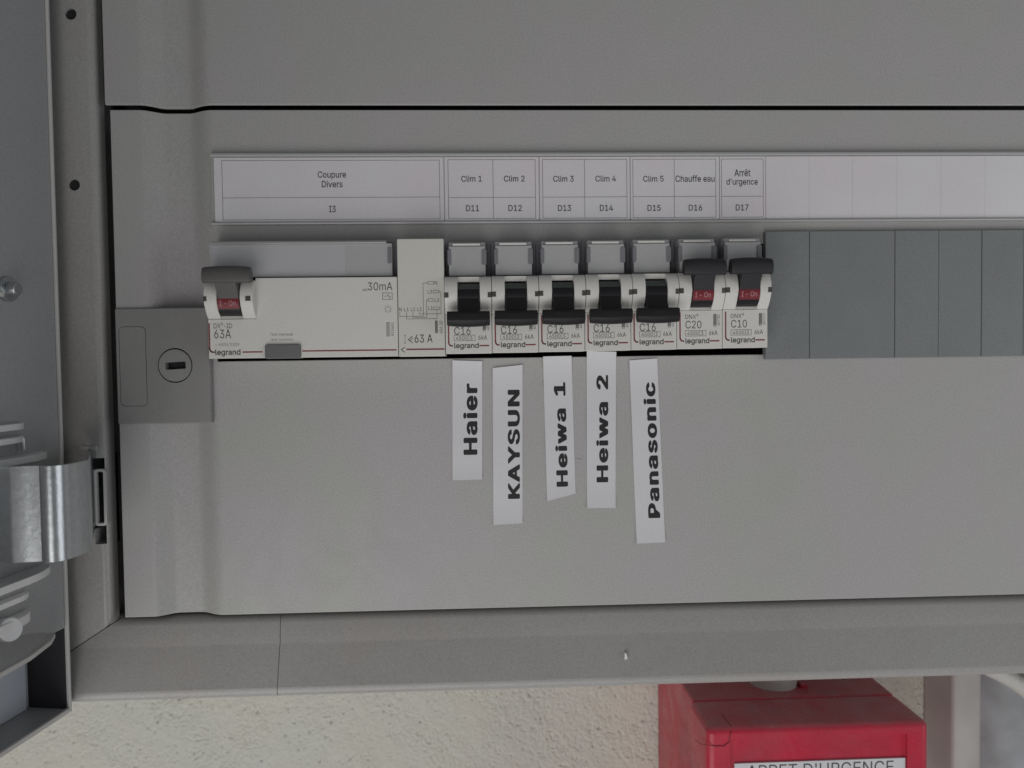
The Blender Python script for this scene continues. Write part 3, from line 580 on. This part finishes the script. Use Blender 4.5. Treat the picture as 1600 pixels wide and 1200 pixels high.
def box_line(x0, x1, z0, z1): return [(x0, z0, x1, z0), (x1, z0, x1, z1), (x1, z1, x0, z1), (x0, z1, x0, z0)]
def corner_stroke(x, zt, zb, xr):
    """red stroke that runs down and turns right towards the maker's name"""
    pts = [(x, zt), (x, zb+1.3), (x+.2, zb+.6), (x+.6, zb+.15), (x+1.2, zb), (xr, zb)]
    return [(a[0], a[1], b[0], b[1]) for a, b in zip(pts[:-1], pts[1:])]
def ty(z): return z
TY = FY-.05
def mcb(k, state, rating, code, label, z0, z1):
    hgt = z1-z0
    t = empty('circuit_breaker', (mx(k), 0, z0), label, 'circuit breaker', 'modular circuit breakers in a row')
    bs = M['white']
    part('mcb_body', 'lower_face', bs, t, lambda: body_low(.09, PITCH_M-.09).mesh('lower_face', .22))
    part('cheek_l', 'cheek', bs, t, lambda: cheek(.09, SX0).mesh('cheek', .25, 2, 40))
    part('cheek_r', 'cheek', bs, t, lambda: cheek(SX1, PITCH_M-.09).mesh('cheek', .25, 2, 40))
    part('mcb_back', 'label_recess', M['wtab'], t, lambda: MB().box(.09, PITCH_M-.09, 0, -4, 29.05, 43.0).mesh('label_recess'))  # shaded gap around the window put into dark grey
    part('mcb_win', 'label_window', M['window'], t, lambda: MB().prism_x([(-4, 29.6), (-11.2, 29.6), (-11.2, 40.7), (-10.2, 41.2), (-9.8, 42.4), (-4, 42.6)], 1.7, 15.6).mesh('label_window', .2))
    part('mcb_winrim', 'window_rim', M['lip'], t, lambda: MB().prism_x([(-11.35, 41.0), (-11.7, 41.7), (-10.4, 42.3), (-9.9, 41.3)], 3.2, 13.6).mesh('window_rim', .1))  # highlight of the bevel put into its paler colour
    for key, xa, xb in (('tl', 1.2, 2.6), ('tr', 14.2, 16.0)):
        part('tab'+key, 'window_clip', M['wtab'], t, lambda: MB().prism_y(rrect(xa, xb, 33.6, 39.6, .6), -5, -11.6).mesh('window_clip', .15))
    for key, xa, xb in (('nl', .05, 1.6), ('nr', PITCH_M-1.5, PITCH_M-.05)):
        part('notch'+key, 'side_notch', M['softnotch'], t, lambda: MB().box(xa, xb, -10, -17.62, 20.9, 22.8).mesh('side_notch', .1))
    nose_parts(t, state, M['toggle_up'] if state == 'up' else M['toggle'])
    s = lambda px: (px-1058.5)/4.09
    v = lambda py: (547.0-py)/4.09
    def red():
        return lines(corner_stroke(s(1063.6), v(491), v(534.8), s(1069)) + [(s(1112), v(534.9), s(1125), v(534.9))], TY, .52, 'red_stroke')
    part('mcb_red', 'red_stroke', M['redline'], t, red)
    part('mcb_leg', 'maker_lettering', M['softink'], t, lambda: glyphs('legrand', s(1072), s(1110), v(541), v(530.3), TY, bold=.018))
    dn = 2.6 if state == 'down' else 0
    part(('rate', rating), 'rating_lettering', M['softink'], t, lambda: glyphs(rating, s(1072.3), s(1097.5), v(515.2+dn), v(503+dn), TY, bold=.0))
    def small():
        a = [glyphs('4500', s(1075), s(1093), v(525.6), v(520), TY), glyphs('3', s(1096.8), s(1100.5), v(525.6), v(520), TY),
             glyphs('6kA', s(1109.5), s(1123), v(525.9), v(518.9), TY),
             lines(box_line(s(1072), s(1104.5), v(527), v(518.5)) + [(s(1095), v(527), s(1095), v(518.5))], TY, .14)]
        return join(a, 'small_lettering')
    part('mcb_small', 'small_lettering', M['softink'], t, small)
    if state == 'up': part('mcb_dnx', 'series_lettering', M['softink'], t, lambda: glyphs('DNX³', s(1072), s(1092.5), v(500), v(492.6), TY))
    def bar():
        a = [lines([(s(1117+.0), v(494+i*1.25), s(1121), v(494+i*1.25)) for i in range(14)], TY, .2), lines(box_line(s(1117), s(1121), v(512.5), v(493)), TY, .1), glyphs(code, s(1122.6), s(1126.8), v(511), v(493.5), TY, rot=True)]
        return join(a, 'barcode')
    part(('mcb_bar', code), 'barcode', M['softink'], t, bar)
    return t
M['softnotch'] = mat('dark_notch_plastic', (.085, .075, .07), .6, grain=.3, gscale=1.0)
mz0 = Z(945, 549, FY)
mz1 = mz0+43
side = [('down', 'C16', '407780', 'circuit breaker switched down beside the cream wiring module, under label D11'),
        ('down', 'C16', '407780', 'circuit breaker switched down, above the tape strip reading KAYSUN'),
        ('down', 'C16', '407780', 'middle of the switched down circuit breakers, above the slant cut tape strip, under label D13'),
        ('down', 'C16', '407780', 'circuit breaker switched down with a tape strip stuck over its lower edge'),
        ('down', 'C16', '407780', 'circuit breaker switched down right beside one whose black toggle is up, under label D15'),
        ('up', 'C20', '407781', 'circuit breaker marked C20 with black toggle up and red indicator showing'),
        ('up', 'C10', '407777', 'circuit breaker marked C10 with black toggle up, beside the blue grey blanking plates')]
for i, (st, rt, cd, lb) in enumerate(side): dzr = -.2+.9*i/6; mcb(5+i, st, rt, cd, lb, mz0+dzr, mz1+dzr)

# residual current switch, four modules wide
dz0 = Z(480, 558.5, FY); W4 = PITCH_M*4
rc = empty('residual_current_switch', (mx(0), 0, dz0), 'wide white residual current switch marked 63A with grey toggle up', 'differential switch')
Zr = lambda py: (558.5-py)/4.12
Xr = lambda px: (px-326.5)/(296/W4) 
link('lower_face', MB().prism_y([(.1, 0), (W4-.1, 0), (W4-.1, Zr(435)), (17.9, Zr(435)), (17.9, 14.7), (.1, 14.7)], 0, FY).mesh('lower_face', .22), M['white'], rc)
link('cheek', cheek(.15, SX0).mesh('cheek', .25, 2, 40), M['white'], rc)
link('cheek', cheek(SX1, 18.0).mesh('cheek', .25, 2, 40), M['white'], rc)
link('label_recess', MB().box(.1, W4-.1, 0, -6, Zr(434), Zr(377)).mesh('r'), M['wtab'], rc)
link('paper_label', MB().box(1.5, Xr(540), -6, -11.26, Zr(432.6), Zr(384)).mesh('p'), M['winpaper'], rc)
link('label_window', MB().box(.5, Xr(614), -6, -11.2, Zr(433), Zr(382)).mesh('label_window', .2), M['window'], rc)
link('window_rim', MB().prism_x([(-11.0, Zr(382)), (-12.1, Zr(381)), (-10.8, Zr(377.5)), (-8, Zr(377.5)), (-8, Zr(382))], 1.2, Xr(605)).mesh('window_rim', .12), M['lip'], rc)
link('window_clip', MB().prism_y(rrect(Xr(607), Xr(613), Zr(414), Zr(388), .6), -8, -11.5).mesh('window_clip', .15), M['wtab'], rc)
for xa, xb in ((.1, 1.3), (15.4, 17.3)):
    link('side_notch', MB().box(xa, xb, -10, -17.62, 21.1, 22.9).mesh('side_notch', .1), M['softnotch'], rc)
nose_parts(rc, 'up', M['gtoggle'], 17.4, 9.6)
link('test_button', MB().prism_y(rrect(Xr(414.5), Xr(470), Zr(560), Zr(538), .8), -8, FY-1.0).mesh('test_button', .3), M['grey_btn'] if 'grey_btn' in M else M['blank'], rc)
link('red_stroke', lines(corner_stroke(Xr(328.6), Zr(505), Zr(548.6), Xr(336)) + [(Xr(380), Zr(549), Xr(409), Zr(549)), (Xr(473), Zr(548.5), Xr(618.5), Zr(548.5))], TY, .5, 'red_stroke'), M['redline'], rc)
link('maker_lettering', glyphs('legrand', Xr(337), Xr(376), Zr(555.5), Zr(544.5), TY, bold=.018), M['softink'], rc)
link('rating_lettering', glyphs('63A', Xr(336), Xr(362), Zr(527.5), Zr(514), TY), M['softink'], rc)
link('series_lettering', glyphs('DX³-ID', Xr(335.5), Xr(364), Zr(512), Zr(503.5), TY), M['softink'], rc)
link('faint_lettering', join([glyphs('~ 400V/230V', Xr(337), Xr(375), Zr(540), Zr(534.5), TY), glyphs('Test mensuel', Xr(422), Xr(458), Zr(524.5), Zr(520), TY), glyphs('test monthly', Xr(423), Xr(458), Zr(533), Zr(528.6), TY)], 'faint_lettering'), M['faint'], rc)
link('sensitivity_lettering', glyphs('30mA', Xr(576), Xr(614.5), Zr(456), Zr(443.5), TY), M['softink'], rc)
sy = [(Xr(568), Zr(454), Xr(575), Zr(454)), (Xr(568), Zr(456), Xr(575), Zr(456))] + box_line(Xr(599), Xr(614), Zr(470), Zr(460)) + [(Xr(601), Zr(465), Xr(606), Zr(465)), (Xr(606), Zr(465), Xr(607.5), Zr(462)), (Xr(607.5), Zr(462), Xr(609.5), Zr(468)), (Xr(609.5), Zr(468), Xr(612), Zr(465))]
for i in range(8):
    a = math.pi*i/4; cx, cz = Xr(607), Zr(485); sy.append((cx+.7*math.cos(a), cz+.7*math.sin(a), cx+1.5*math.cos(a), cz+1.5*math.sin(a)))
sy += [(Xr(604), Zr(506+i*1.6), Xr(609), Zr(506+i*1.6)) for i in range(14)]
link('symbols', join([lines(sy, TY, .16), glyphs('411661', Xr(611), Xr(615.5), Zr(527), Zr(506), TY, rot=True)], 'symbols'), M['softink'], rc)

# wiring module
wm_z0 = Z(658, 557, FY)
wm = empty('wiring_module', (mx(4), 0, wm_z0), 'narrow cream wiring module printed with a line diagram and I < 63 A', 'wiring module')
Zw = lambda py: (557.5-py)/4.12
Xw = lambda px: (px-622.5)/(73.5/PITCH_M)
link('module_body', MB().box(.12, PITCH_M-.12, 0, FY-.4, 0, Zw(375)).mesh('module_body', .3), M['cream'], wm)
WY = FY-.45
dg = [(662.5, 444, 670, 444), (662.5, 444, 662.5, 495), (662.5, 495, 625.5, 495), (625.5, 495, 625.5, 489),
      (690, 457, 690, 491.5), (690, 457, 687, 457), (690, 491.5, 656, 491.5), (656, 491.5, 656, 489), (667.5, 470, 670, 470), (667.5, 470, 667.5, 496.8), (667.5, 496.8, 646, 496.8), (646, 496.8, 646, 489),
      (683.5, 484, 683.5, 499), (683.5, 499, 636, 499), (636, 499, 636, 489)]
dl = [(Xw(a), Zw(b), Xw(c), Zw(d)) for a, b, c, d in dg]
for a, b, c, d in ((670, 679, 441.5, 445.5), (678, 687, 455, 459), (670, 678, 468, 472), (678, 688, 481, 485)): dl += box_line(Xw(a), Xw(b), Zw(d), Zw(c))
link('wiring_diagram', join([lines(dl, WY, .14)] + [glyphs(t_, Xw(a), Xw(b), Zw(d), Zw(c), WY) for t_, a, b, c, d in (('N', 680.5, 684.5, 441, 446), ('L3', 669.5, 676, 454.5, 460), ('L2', 680.5, 687.5, 467.5, 473), ('L1', 670, 677, 480, 485.5), ('N', 624.5, 628.5, 481.5, 487), ('L1', 632.5, 639.5, 481.5, 487), ('L2', 643, 649.5, 481.5, 487), ('L3', 653, 659.5, 481.5, 487))], 'wiring_diagram'), M['softink'], wm)
link('rating_lettering', join([glyphs('I', Xw(632.3), Xw(633.8), Zw(537), Zw(524), WY), glyphs('63 A', Xw(648), Xw(676), Zw(536), Zw(523.5), WY), lines([(Xw(644.5), Zw(526), Xw(638), Zw(531)), (Xw(638), Zw(531), Xw(644.5), Zw(536)), (Xw(644.5), Zw(529), Xw(640.5), Zw(533.5))], WY, .22)], 'r'), M['ink'], wm)
link('arrow', lines([(Xw(632), Zw(543), Xw(627), Zw(546.5)), (Xw(627), Zw(546.5), Xw(632), Zw(550.5))], WY, .26), M['ink'], wm)
link('red_stroke', lines([(Xw(636), Zw(546.3), Xw(693.5), Zw(546.3))], WY, .55), M['redline'], wm)
link('barcode', join([lines([(Xw(680.5), Zw(502.5+i*1.3), Xw(684), Zw(502.5+i*1.3)) for i in range(15)], WY, .22), glyphs('406 20', Xw(687), Xw(692), Zw(522), Zw(502.5), WY, rot=True)], 'b'), M['softink'], wm)

# ------------------------------------------------------------------ blanking plates
BY = -2.5
bz0, bz1 = Z(1330, 560, BY), Z(1330, 360.5, BY)
edges = [(1196, 1264.3, 'blue grey blanking plate touching the last circuit breaker marked C10'),
         (1265.2, 1398, 'double width blue grey blanking plate between two narrower ones'),
         (1398.6, 1466.3, 'single blue grey blanking plate just right of the double width plate'),
         (1466.9, 1533.6, 'single blue grey blanking plate, second to the right of the double width plate'),
         (1534.2, 1599, 'last whole blue grey blanking plate, ending just inside the right edge of the photo'),
         (1599.6, 1667, 'blue grey blanking plate cut off by the right edge of the photo')]
for i, (a_, b_, lb) in enumerate(edges):
    x0, x1 = X(a_, 460, BY), X(b_, 460, BY)
    t = empty('blanking_plate', (x0, 0, bz0), lb, 'blanking plate', 'blue grey blanking plates')
    MB().box(0, x1-x0, 1.0, BY-(.15, 0, .12, -.05, .1, 0)[i], 0, bz1-bz0).build('plate', M['blank'], t, .3, 3)

# ------------------------------------------------------------------ label tapes
def tape(corners, words, tb, label, ybase=-.5, bump=None):
    """corners: four photo pixels, tb: list of (text, px0, px1, py0, py1)"""
    P = [at(x, y, ybase) for x, y in corners]; o0 = P[3]
    t = empty('tape_label', (o0.x, 0, o0.z), label, 'tape label', 'tape labels stuck under the breakers')
    # slightly curled strip: rows across its length
    n = 14; bm = bmesh.new(); rows_ = []
    for j in range(n+1):
        f = j/n; l = P[0].lerp(P[3], f); r = P[1].lerp(P[2], f)
        lift = -.12*math.sin(f*9+len(words))-.10 - (.55*(1-f*8)**2 if f < .125 else 0) - (.5*((f-.9)*10)**2 if f > .9 else 0)
        rows_.append([bm.verts.new(Vector((v.x-o0.x, ybase*.3+lift, v.z-o0.z))*MM) for v in (l, l.lerp(r, .33), l.lerp(r, .67), r)])
    for a, b in zip(rows_[:-1], rows_[1:]):
        for i in range(3): bm.faces.new((a[i], a[i+1], b[i+1], b[i]))
    ret = bmesh.ops.extrude_face_region(bm, geom=bm.faces[:]); bmesh.ops.translate(bm, verts=[e for e in ret['geom'] if isinstance(e, bmesh.types.BMVert)], vec=Vector((0, .14, 0))*MM)
    bmesh.ops.recalc_face_normals(bm, faces=bm.faces[:])
    me = bpy.data.meshes.new('strip'); bm.to_mesh(me); bm.free()
    for p in me.polygons: p.use_smooth = True
    me.set_sharp_from_angle(angle=math.radians(40))
    link('strip', me, M['tape'], t)
    ys = ybase*.3-.10
    ms = []
    ax0, ax1 = P[0]-o0, P[3]-o0
    for body, a, b_, c, d in tb:
        p0, p1 = at(a, d, -.6)-o0, at(b_, c, -.6)-o0
        m = glyphs(body, p0.x, p1.x, p0.z, p1.z, 0, rot=True, bold=.042, space=1.22, aspect=.62)
        # shear to follow the strip's tilt, and lie on its surface
        k = (P[0].x-P[3].x)/(P[0].z-P[3].z); zc_ = (p0.z+p1.z)/2*MM
        H_ = (P[0].z-P[3].z)
        for v in m.vertices:
            v.co.x += k*(v.co.z-zc_)
            f = 1-(v.co.z/MM)/H_
            lift = -.12*math.sin(f*9+len(words))-.10 - (.55*(1-f*8)**2 if f < .125 else 0) - (.5*((f-.9)*10)**2 if f > .9 else 0)
            v.co.y += (ybase*.3+lift-.04)*MM
        ms.append(m)
    link('lettering', join(ms, 'lettering'), M['ink'], t)
    return t
tape([(707, 563), (753.5, 564.5), (753.5, 749), (707, 750.5)], 'a', [('Haier', 724.5, 745.5, 599, 711)], 'shortest white tape label reading Haier')
tape([(770, 575), (816.5, 570), (816.5, 817.5), (771, 820)], 'abc', [('KAYSUN', 794.5, 811.5, 609, 780)], 'white tape label reading KAYSUN in capitals')
tape([(848.5, 557), (893, 556), (899.5, 771), (855, 783)], 'ab', [('Heiwa 1', 868, 885, 597, 761)], 'white tape label reading Heiwa 1, its lower end cut at a slant')
tape([(917, 548.5), (963, 549.5), (962, 793.5), (917.5, 794)], 'abcd', [('Heiwa 2', 932.5, 950, 586, 754)], 'white tape label reading Heiwa 2, its top stuck over the breaker edge', ybase=-.7)
tape([(983.5, 563), (1027, 560), (1039.5, 847), (995, 849)], 'abcde', [('Panasonic', 1009.5, 1027.5, 597, 810)], 'longest white tape label reading Panasonic, leaning slightly to the right')
# ------------------------------------------------------------------ cabinet door, opened past a right angle
HP = at(109, 1040, -7)                        # hinge edge line of the door
DA = math.radians(9.5)
DD = Vector((-math.sin(DA), -math.cos(DA), 0)); DN = Vector((math.cos(DA), -math.sin(DA), 0))   # along the leaf, out of its inner face
def door_hit(px, py, off=0.0):
    d = R_*((px-800)/F)+U_*((600-py)/F)+FW; o = Vector((0, -CAM_D, 0)); p0 = Vector((HP.x, HP.y, 0))+DN*off
    t = (p0-o).dot(DN)/d.dot(DN); return o+d*t
def along(p): return (Vector((p.x, p.y, 0))-Vector((HP.x, HP.y, 0))).dot(DD)
zdb = Z(110, 1110, -7); LEN = 420
door = empty('cabinet_door', (HP.x, HP.y, zdb), 'grey metal cabinet door standing open at the left edge', 'door')
door.rotation_euler = (0, 0, math.atan2(DN.y, DN.x))
# local frame: x = out of the inner face, y = into the wall (toward hinge), z up ; leaf runs along -y
def dl_(p): q = Vector((p.x-HP.x, p.y-HP.y, 0)); return q.dot(DN), -q.dot(DD), p.z-zdb
zt = ztop-zdb
q = door_hit(85, 990); z_lin = dl_(q)[2]
MB().box(-18.5, -17, -LEN, 0, 0, zt).build('outer_skin', M['doorp'], door)
MB().box(-17, -.95, -1.2, 0, 0, zt).build('hinge_flange', M['flange_shade'], door, .3)
MB().box(-17, -.95, -LEN, -1.3, 0, 1.2).build('bottom_flange', M['doorp'], door, .3)
MB().box(-.9, .5, -LEN, -1.3, -.3, 1.6).build('flange_lip', M['lip'], door, .3)
MB().box(-.9, .5, -1.25, 0, -.3, zt).build('edge_lip', M['lip'], door, .3)
MB().box(-1.6, -.4, -LEN, -1.4, z_lin, zt).build('inner_liner', M['doorp'], door, .3)
# bottom flange of the inner liner with its bent pale edge
fr = [(0, -8.6, 0), (3.8, -15.5, 0), (7.4, -30, 0), (9.2, -60, 0), (10, -LEN, 0)]
bk = [(-.3, -8.6, .6), (-.3, -15.5, 3.2), (-.3, -30, 6.5), (-.3, -60, 9.0), (-.3, -LEN, 10)]
fm_ = MB()
for k in range(4):
    a, b, c, d = fr[k], fr[k+1], bk[k+1], bk[k]
    up_ = [(q[0], q[1], q[2]+z_lin) for q in (a, b, c, d)]; dn_ = [(q[0], q[1], q[2]+z_lin-.9) for q in (a, b, c, d)]
    fm_._prism(up_, dn_)
fm_.build('liner_flange', M['doorp'], door)
MB().prism_z([(p[0]-.3, p[1]-.3) for p in fr]+[(p[0]+.75, p[1]+.5) for p in reversed(fr)], z_lin-1.3, z_lin+.35).build('liner_edge', M['lip'], door, .15)
b0 = door_hit(41, 1080, -15.8)
MB().box(-16.9, -15.8, -LEN+5, dl_(b0)[1], 1.3, z_lin+4).build('skin_reflection_plate', M['skin_reflection'], door, .2)  # plate added to paint the bluish reflection on the outer skin

# hinge brackets: thin shelves standing out from the leaf
def shelf(px, py, reach, thick, m='hinge', span=60, name='hinge_bracket'):
    p = door_hit(px, py); _, y, z = dl_(p)
    pts = [(-.4, y)]
    for i in range(1, 7):
        a = math.radians(15*i); pts.append((reach*math.sin(a), y-reach*2.2*(1-math.cos(a))))
    pts += [(reach, y-span), (-.4, y-span)]
    return MB().prism_z(pts, z-thick, z).build(name, M[m], door, .15)
shelf(66, 704, 7, 2.4); shelf(34, 660, 3, 2.2, span=40); shelf(33, 680, 5, 2.0, span=40)
shelf(70, 880, 8, 2.6); shelf(41, 923, 3.5, 1.9, span=40); shelf(42, 952, 5, 3.2, span=40)
for (px, y0, y1) in ((36, 684, 704), (44, 896, 914)):
    p0, p1 = door_hit(px, y0, 3), door_hit(px, y1, 3); a0, a1 = dl_(p0), dl_(p1)
    MB().cyl((a0[0], a0[1], a1[2]), (a0[0], a0[1], a0[2]), .8, 12).build('hinge_pin', M['steel'], door, .1)
p = dl_(door_hit(4, 985)); MB().cyl((-.4, p[1], p[2]), (5, p[1]-2, p[2]+1.2), 4.0, 28).build('hinge_boss', M['hinge'], door, .5)
# screw
p = dl_(door_hit(10, 452)); 
MB().cyl((-.4, p[1], p[2]), (1.6, p[1], p[2]), 4.3, 32).build('washer', M['steel'], door, .4)
MB().cyl((1.6, p[1], p[2]), (4.6, p[1], p[2]), 2.7, 24, 2.2).build('screw', M['steel'], door, .5)
MB().cyl((1.2, p[1]-18, p[2]-1.8), (1.2, p[1]-3.5, p[2]-1.8), 1.1, 16).build('rod', M['lip'], door, .2)
# hinge strap from the slot round to the leaf
hz_t, hz_b = Z(98, 727, -50), Z(98, 876, -50)
sx, sy_ = X(150, 780, 2), 2
bx, by = X(98, 800, -48), -48
path = [(sx+.5, sy_+3), (sx-.3, -2), (bx+2.0, -38), (bx+1.2, -44)]
for i in range(0, 9):
    a = math.radians(-5+95*i/8); path.append((bx-3.5+4.2*math.cos(a), -46-4.5*math.sin(a)))
path += [(bx-4.6, -49.6), (bx-5.4, -48.9), (bx-6.0, -48.95), (bx-10, -49.35), (bx-14.2, -50.2), (bx-14.9, -50.1), (bx-19, -48.6), (bx-30, -46.6)]
thk = 1.4
inn = []
for i, pt in enumerate(path):
    a = Vector(path[max(0, i-1)]); b = Vector(path[min(len(path)-1, i+1)]); d = (b-a).normalized(); inn.append((pt[0]-d.y*-thk*-1, pt[1]+d.x*-thk*-1))
hg = empty('door_hinge', (sx, 0, hz_b), 'bent zinc steel hinge strap joining the door to the cabinet frame', 'hinge')
mb = MB().prism_z(path+list(reversed(inn)), hz_b, hz_t); bmesh.ops.translate(mb.bm, verts=mb.bm.verts, vec=Vector((-sx, 0, -hz_b))*MM)
mb.build('strap', M['steel'], hg, angle=40)
p = at(137, 708, -6)
mb = MB().box(p.x-3, p.x+3.2, -5.5, -2.9, hz_t, hz_t+1.6); bmesh.ops.translate(mb.bm, verts=mb.bm.verts, vec=Vector((-sx, 0, -hz_b))*MM)
mb.build('strap_tongue', M['frame'], hg, .3)

# ------------------------------------------------------------------ emergency stop box on the wall
EY = 13.0
ex0, ex1 = X(1105, 1170, EY), X(1453, 1170, EY); ez1 = Z(1278, 1133, EY); ez0 = ez1-110
eb = empty('emergency_stop_box', ((ex0+ex1)/2, WALL_Y, ez0), 'red plastic emergency stop box on the wall below the cabinet', 'emergency stop box')
def EL(mb): bmesh.ops.translate(mb.bm, verts=mb.bm.verts, vec=-Vector(((ex0+ex1)/2, WALL_Y, ez0))*MM); return mb
EL(MB().box(ex0+1.6, ex1-.3, EY+28.3, WALL_Y-.1, ez0+.5, ez1-.5)).build('base', M['red'], eb, 1.4, 3)
lid = EL(MB().box(ex0, ex1, EY, EY+28, ez0, ez1)).build('lid', M['red'], eb, 3.2, 5, angle=50)
fx0, fx1 = X(1141, 1170, EY), X(1418, 1170, EY); fz1 = Z(1278, 1151, EY)
cut(lid, EL(MB().box(fx0, fx1, EY-2, EY+1.8, ez0+10, fz1)))
tx0, tx1 = X(1148, 1190, EY+.8), X(1415, 1190, EY+.8); tz1 = Z(1281, 1189, EY+.8)
pl = EL(MB().box(tx0, tx1, EY+.9, EY+1.78, tz1-22, tz1)).build('label_plate', M['tape'], eb, .1)
e0 = Vector(((ex0+ex1)/2, WALL_Y, ez0))
link('lettering', glyphs("ARRET D'URGENCE", X(1168, 1195, EY)-e0.x, X(1398, 1195, EY)-e0.x, tz1-6.3-e0.z, tz1-.9-e0.z, EY+.84-WALL_Y), M['softink'], pl)
gx = X(1209, 1070, 57)
EL(MB().cyl((gx, 59, ez1-1), (gx, 59, ez1+5.5), 11.5, 40)).build('cable_gland', M['seal'], eb, .8, 3)
EL(MB().box(gx+10.5, gx+13.8, 50, 66, ez1-1, ez1+1.6)).build('gland_seat', M['red'], eb, .4)
wp = [at(x, y, EY+5 if y < 1140 else EY-.4) for x, y in ((1128, 1111), (1134, 1120), (1141, 1130), (1141.5, 1138))]
wp = [Vector((p.x, p.y, ez1+.1)) for p in [Vector((X(1128, 1111, 26), 26, 0)), Vector((X(1135, 1122, 20), 20, 0)), Vector((X(1141, 1130, 16), 15.5, 0))]] + [at(x, y, EY-.25) for x, y in ((1142, 1146), (1139, 1160), (1131, 1166), (1118, 1166), (1105, 1164))] + [at(1097, 1163, EY+3), at(1086, 1156, EY+9)]
EL(MB().tube(wp, .16, 6)).build('seal_wire', M['redline'], eb)

# ------------------------------------------------------------------ trunking and pipes at the right
tx0_, tx1_ = X(1489, 1130, 85), X(1545, 1130, 85)
MBt = MB().box(tx0_, tx1_, 85, WALL_Y-.1, -420, Z(1520, 1000, 85)).build('cable_trunking', M['conduit'], None, 2.5, 4)
MBt['label'] = 'pale vertical cable trunking on the wall right of the red box'; MBt['category'] = 'trunking'
px_ = X(1600, 1150, 75)
o = MB().cyl((px_+2, 92, -420), (px_+2, 92, Z(1600, 1035, 92)), 20, 48).build('grey_pipe', M['bluepipe'], None, 3, 4)
o['label'] = 'thick blue grey vertical pipe at the lower right corner'; o['category'] = 'pipe'
hz = Z(1600, 1072, 80)
pp = [at(x, y, 62) for x, y in ((1520, 1032), (1548, 1045), (1568, 1055), (1584, 1064), (1598, 1074), (1612, 1086), (1630, 1104), (1650, 1130))]
o = MB().tube([tuple(v) for v in pp], 4.0, 20).build('white_pipe', M['seal'], None)
o['label'] = 'pale bent pipe just under the rail in the lower right corner'; o['category'] = 'pipe'
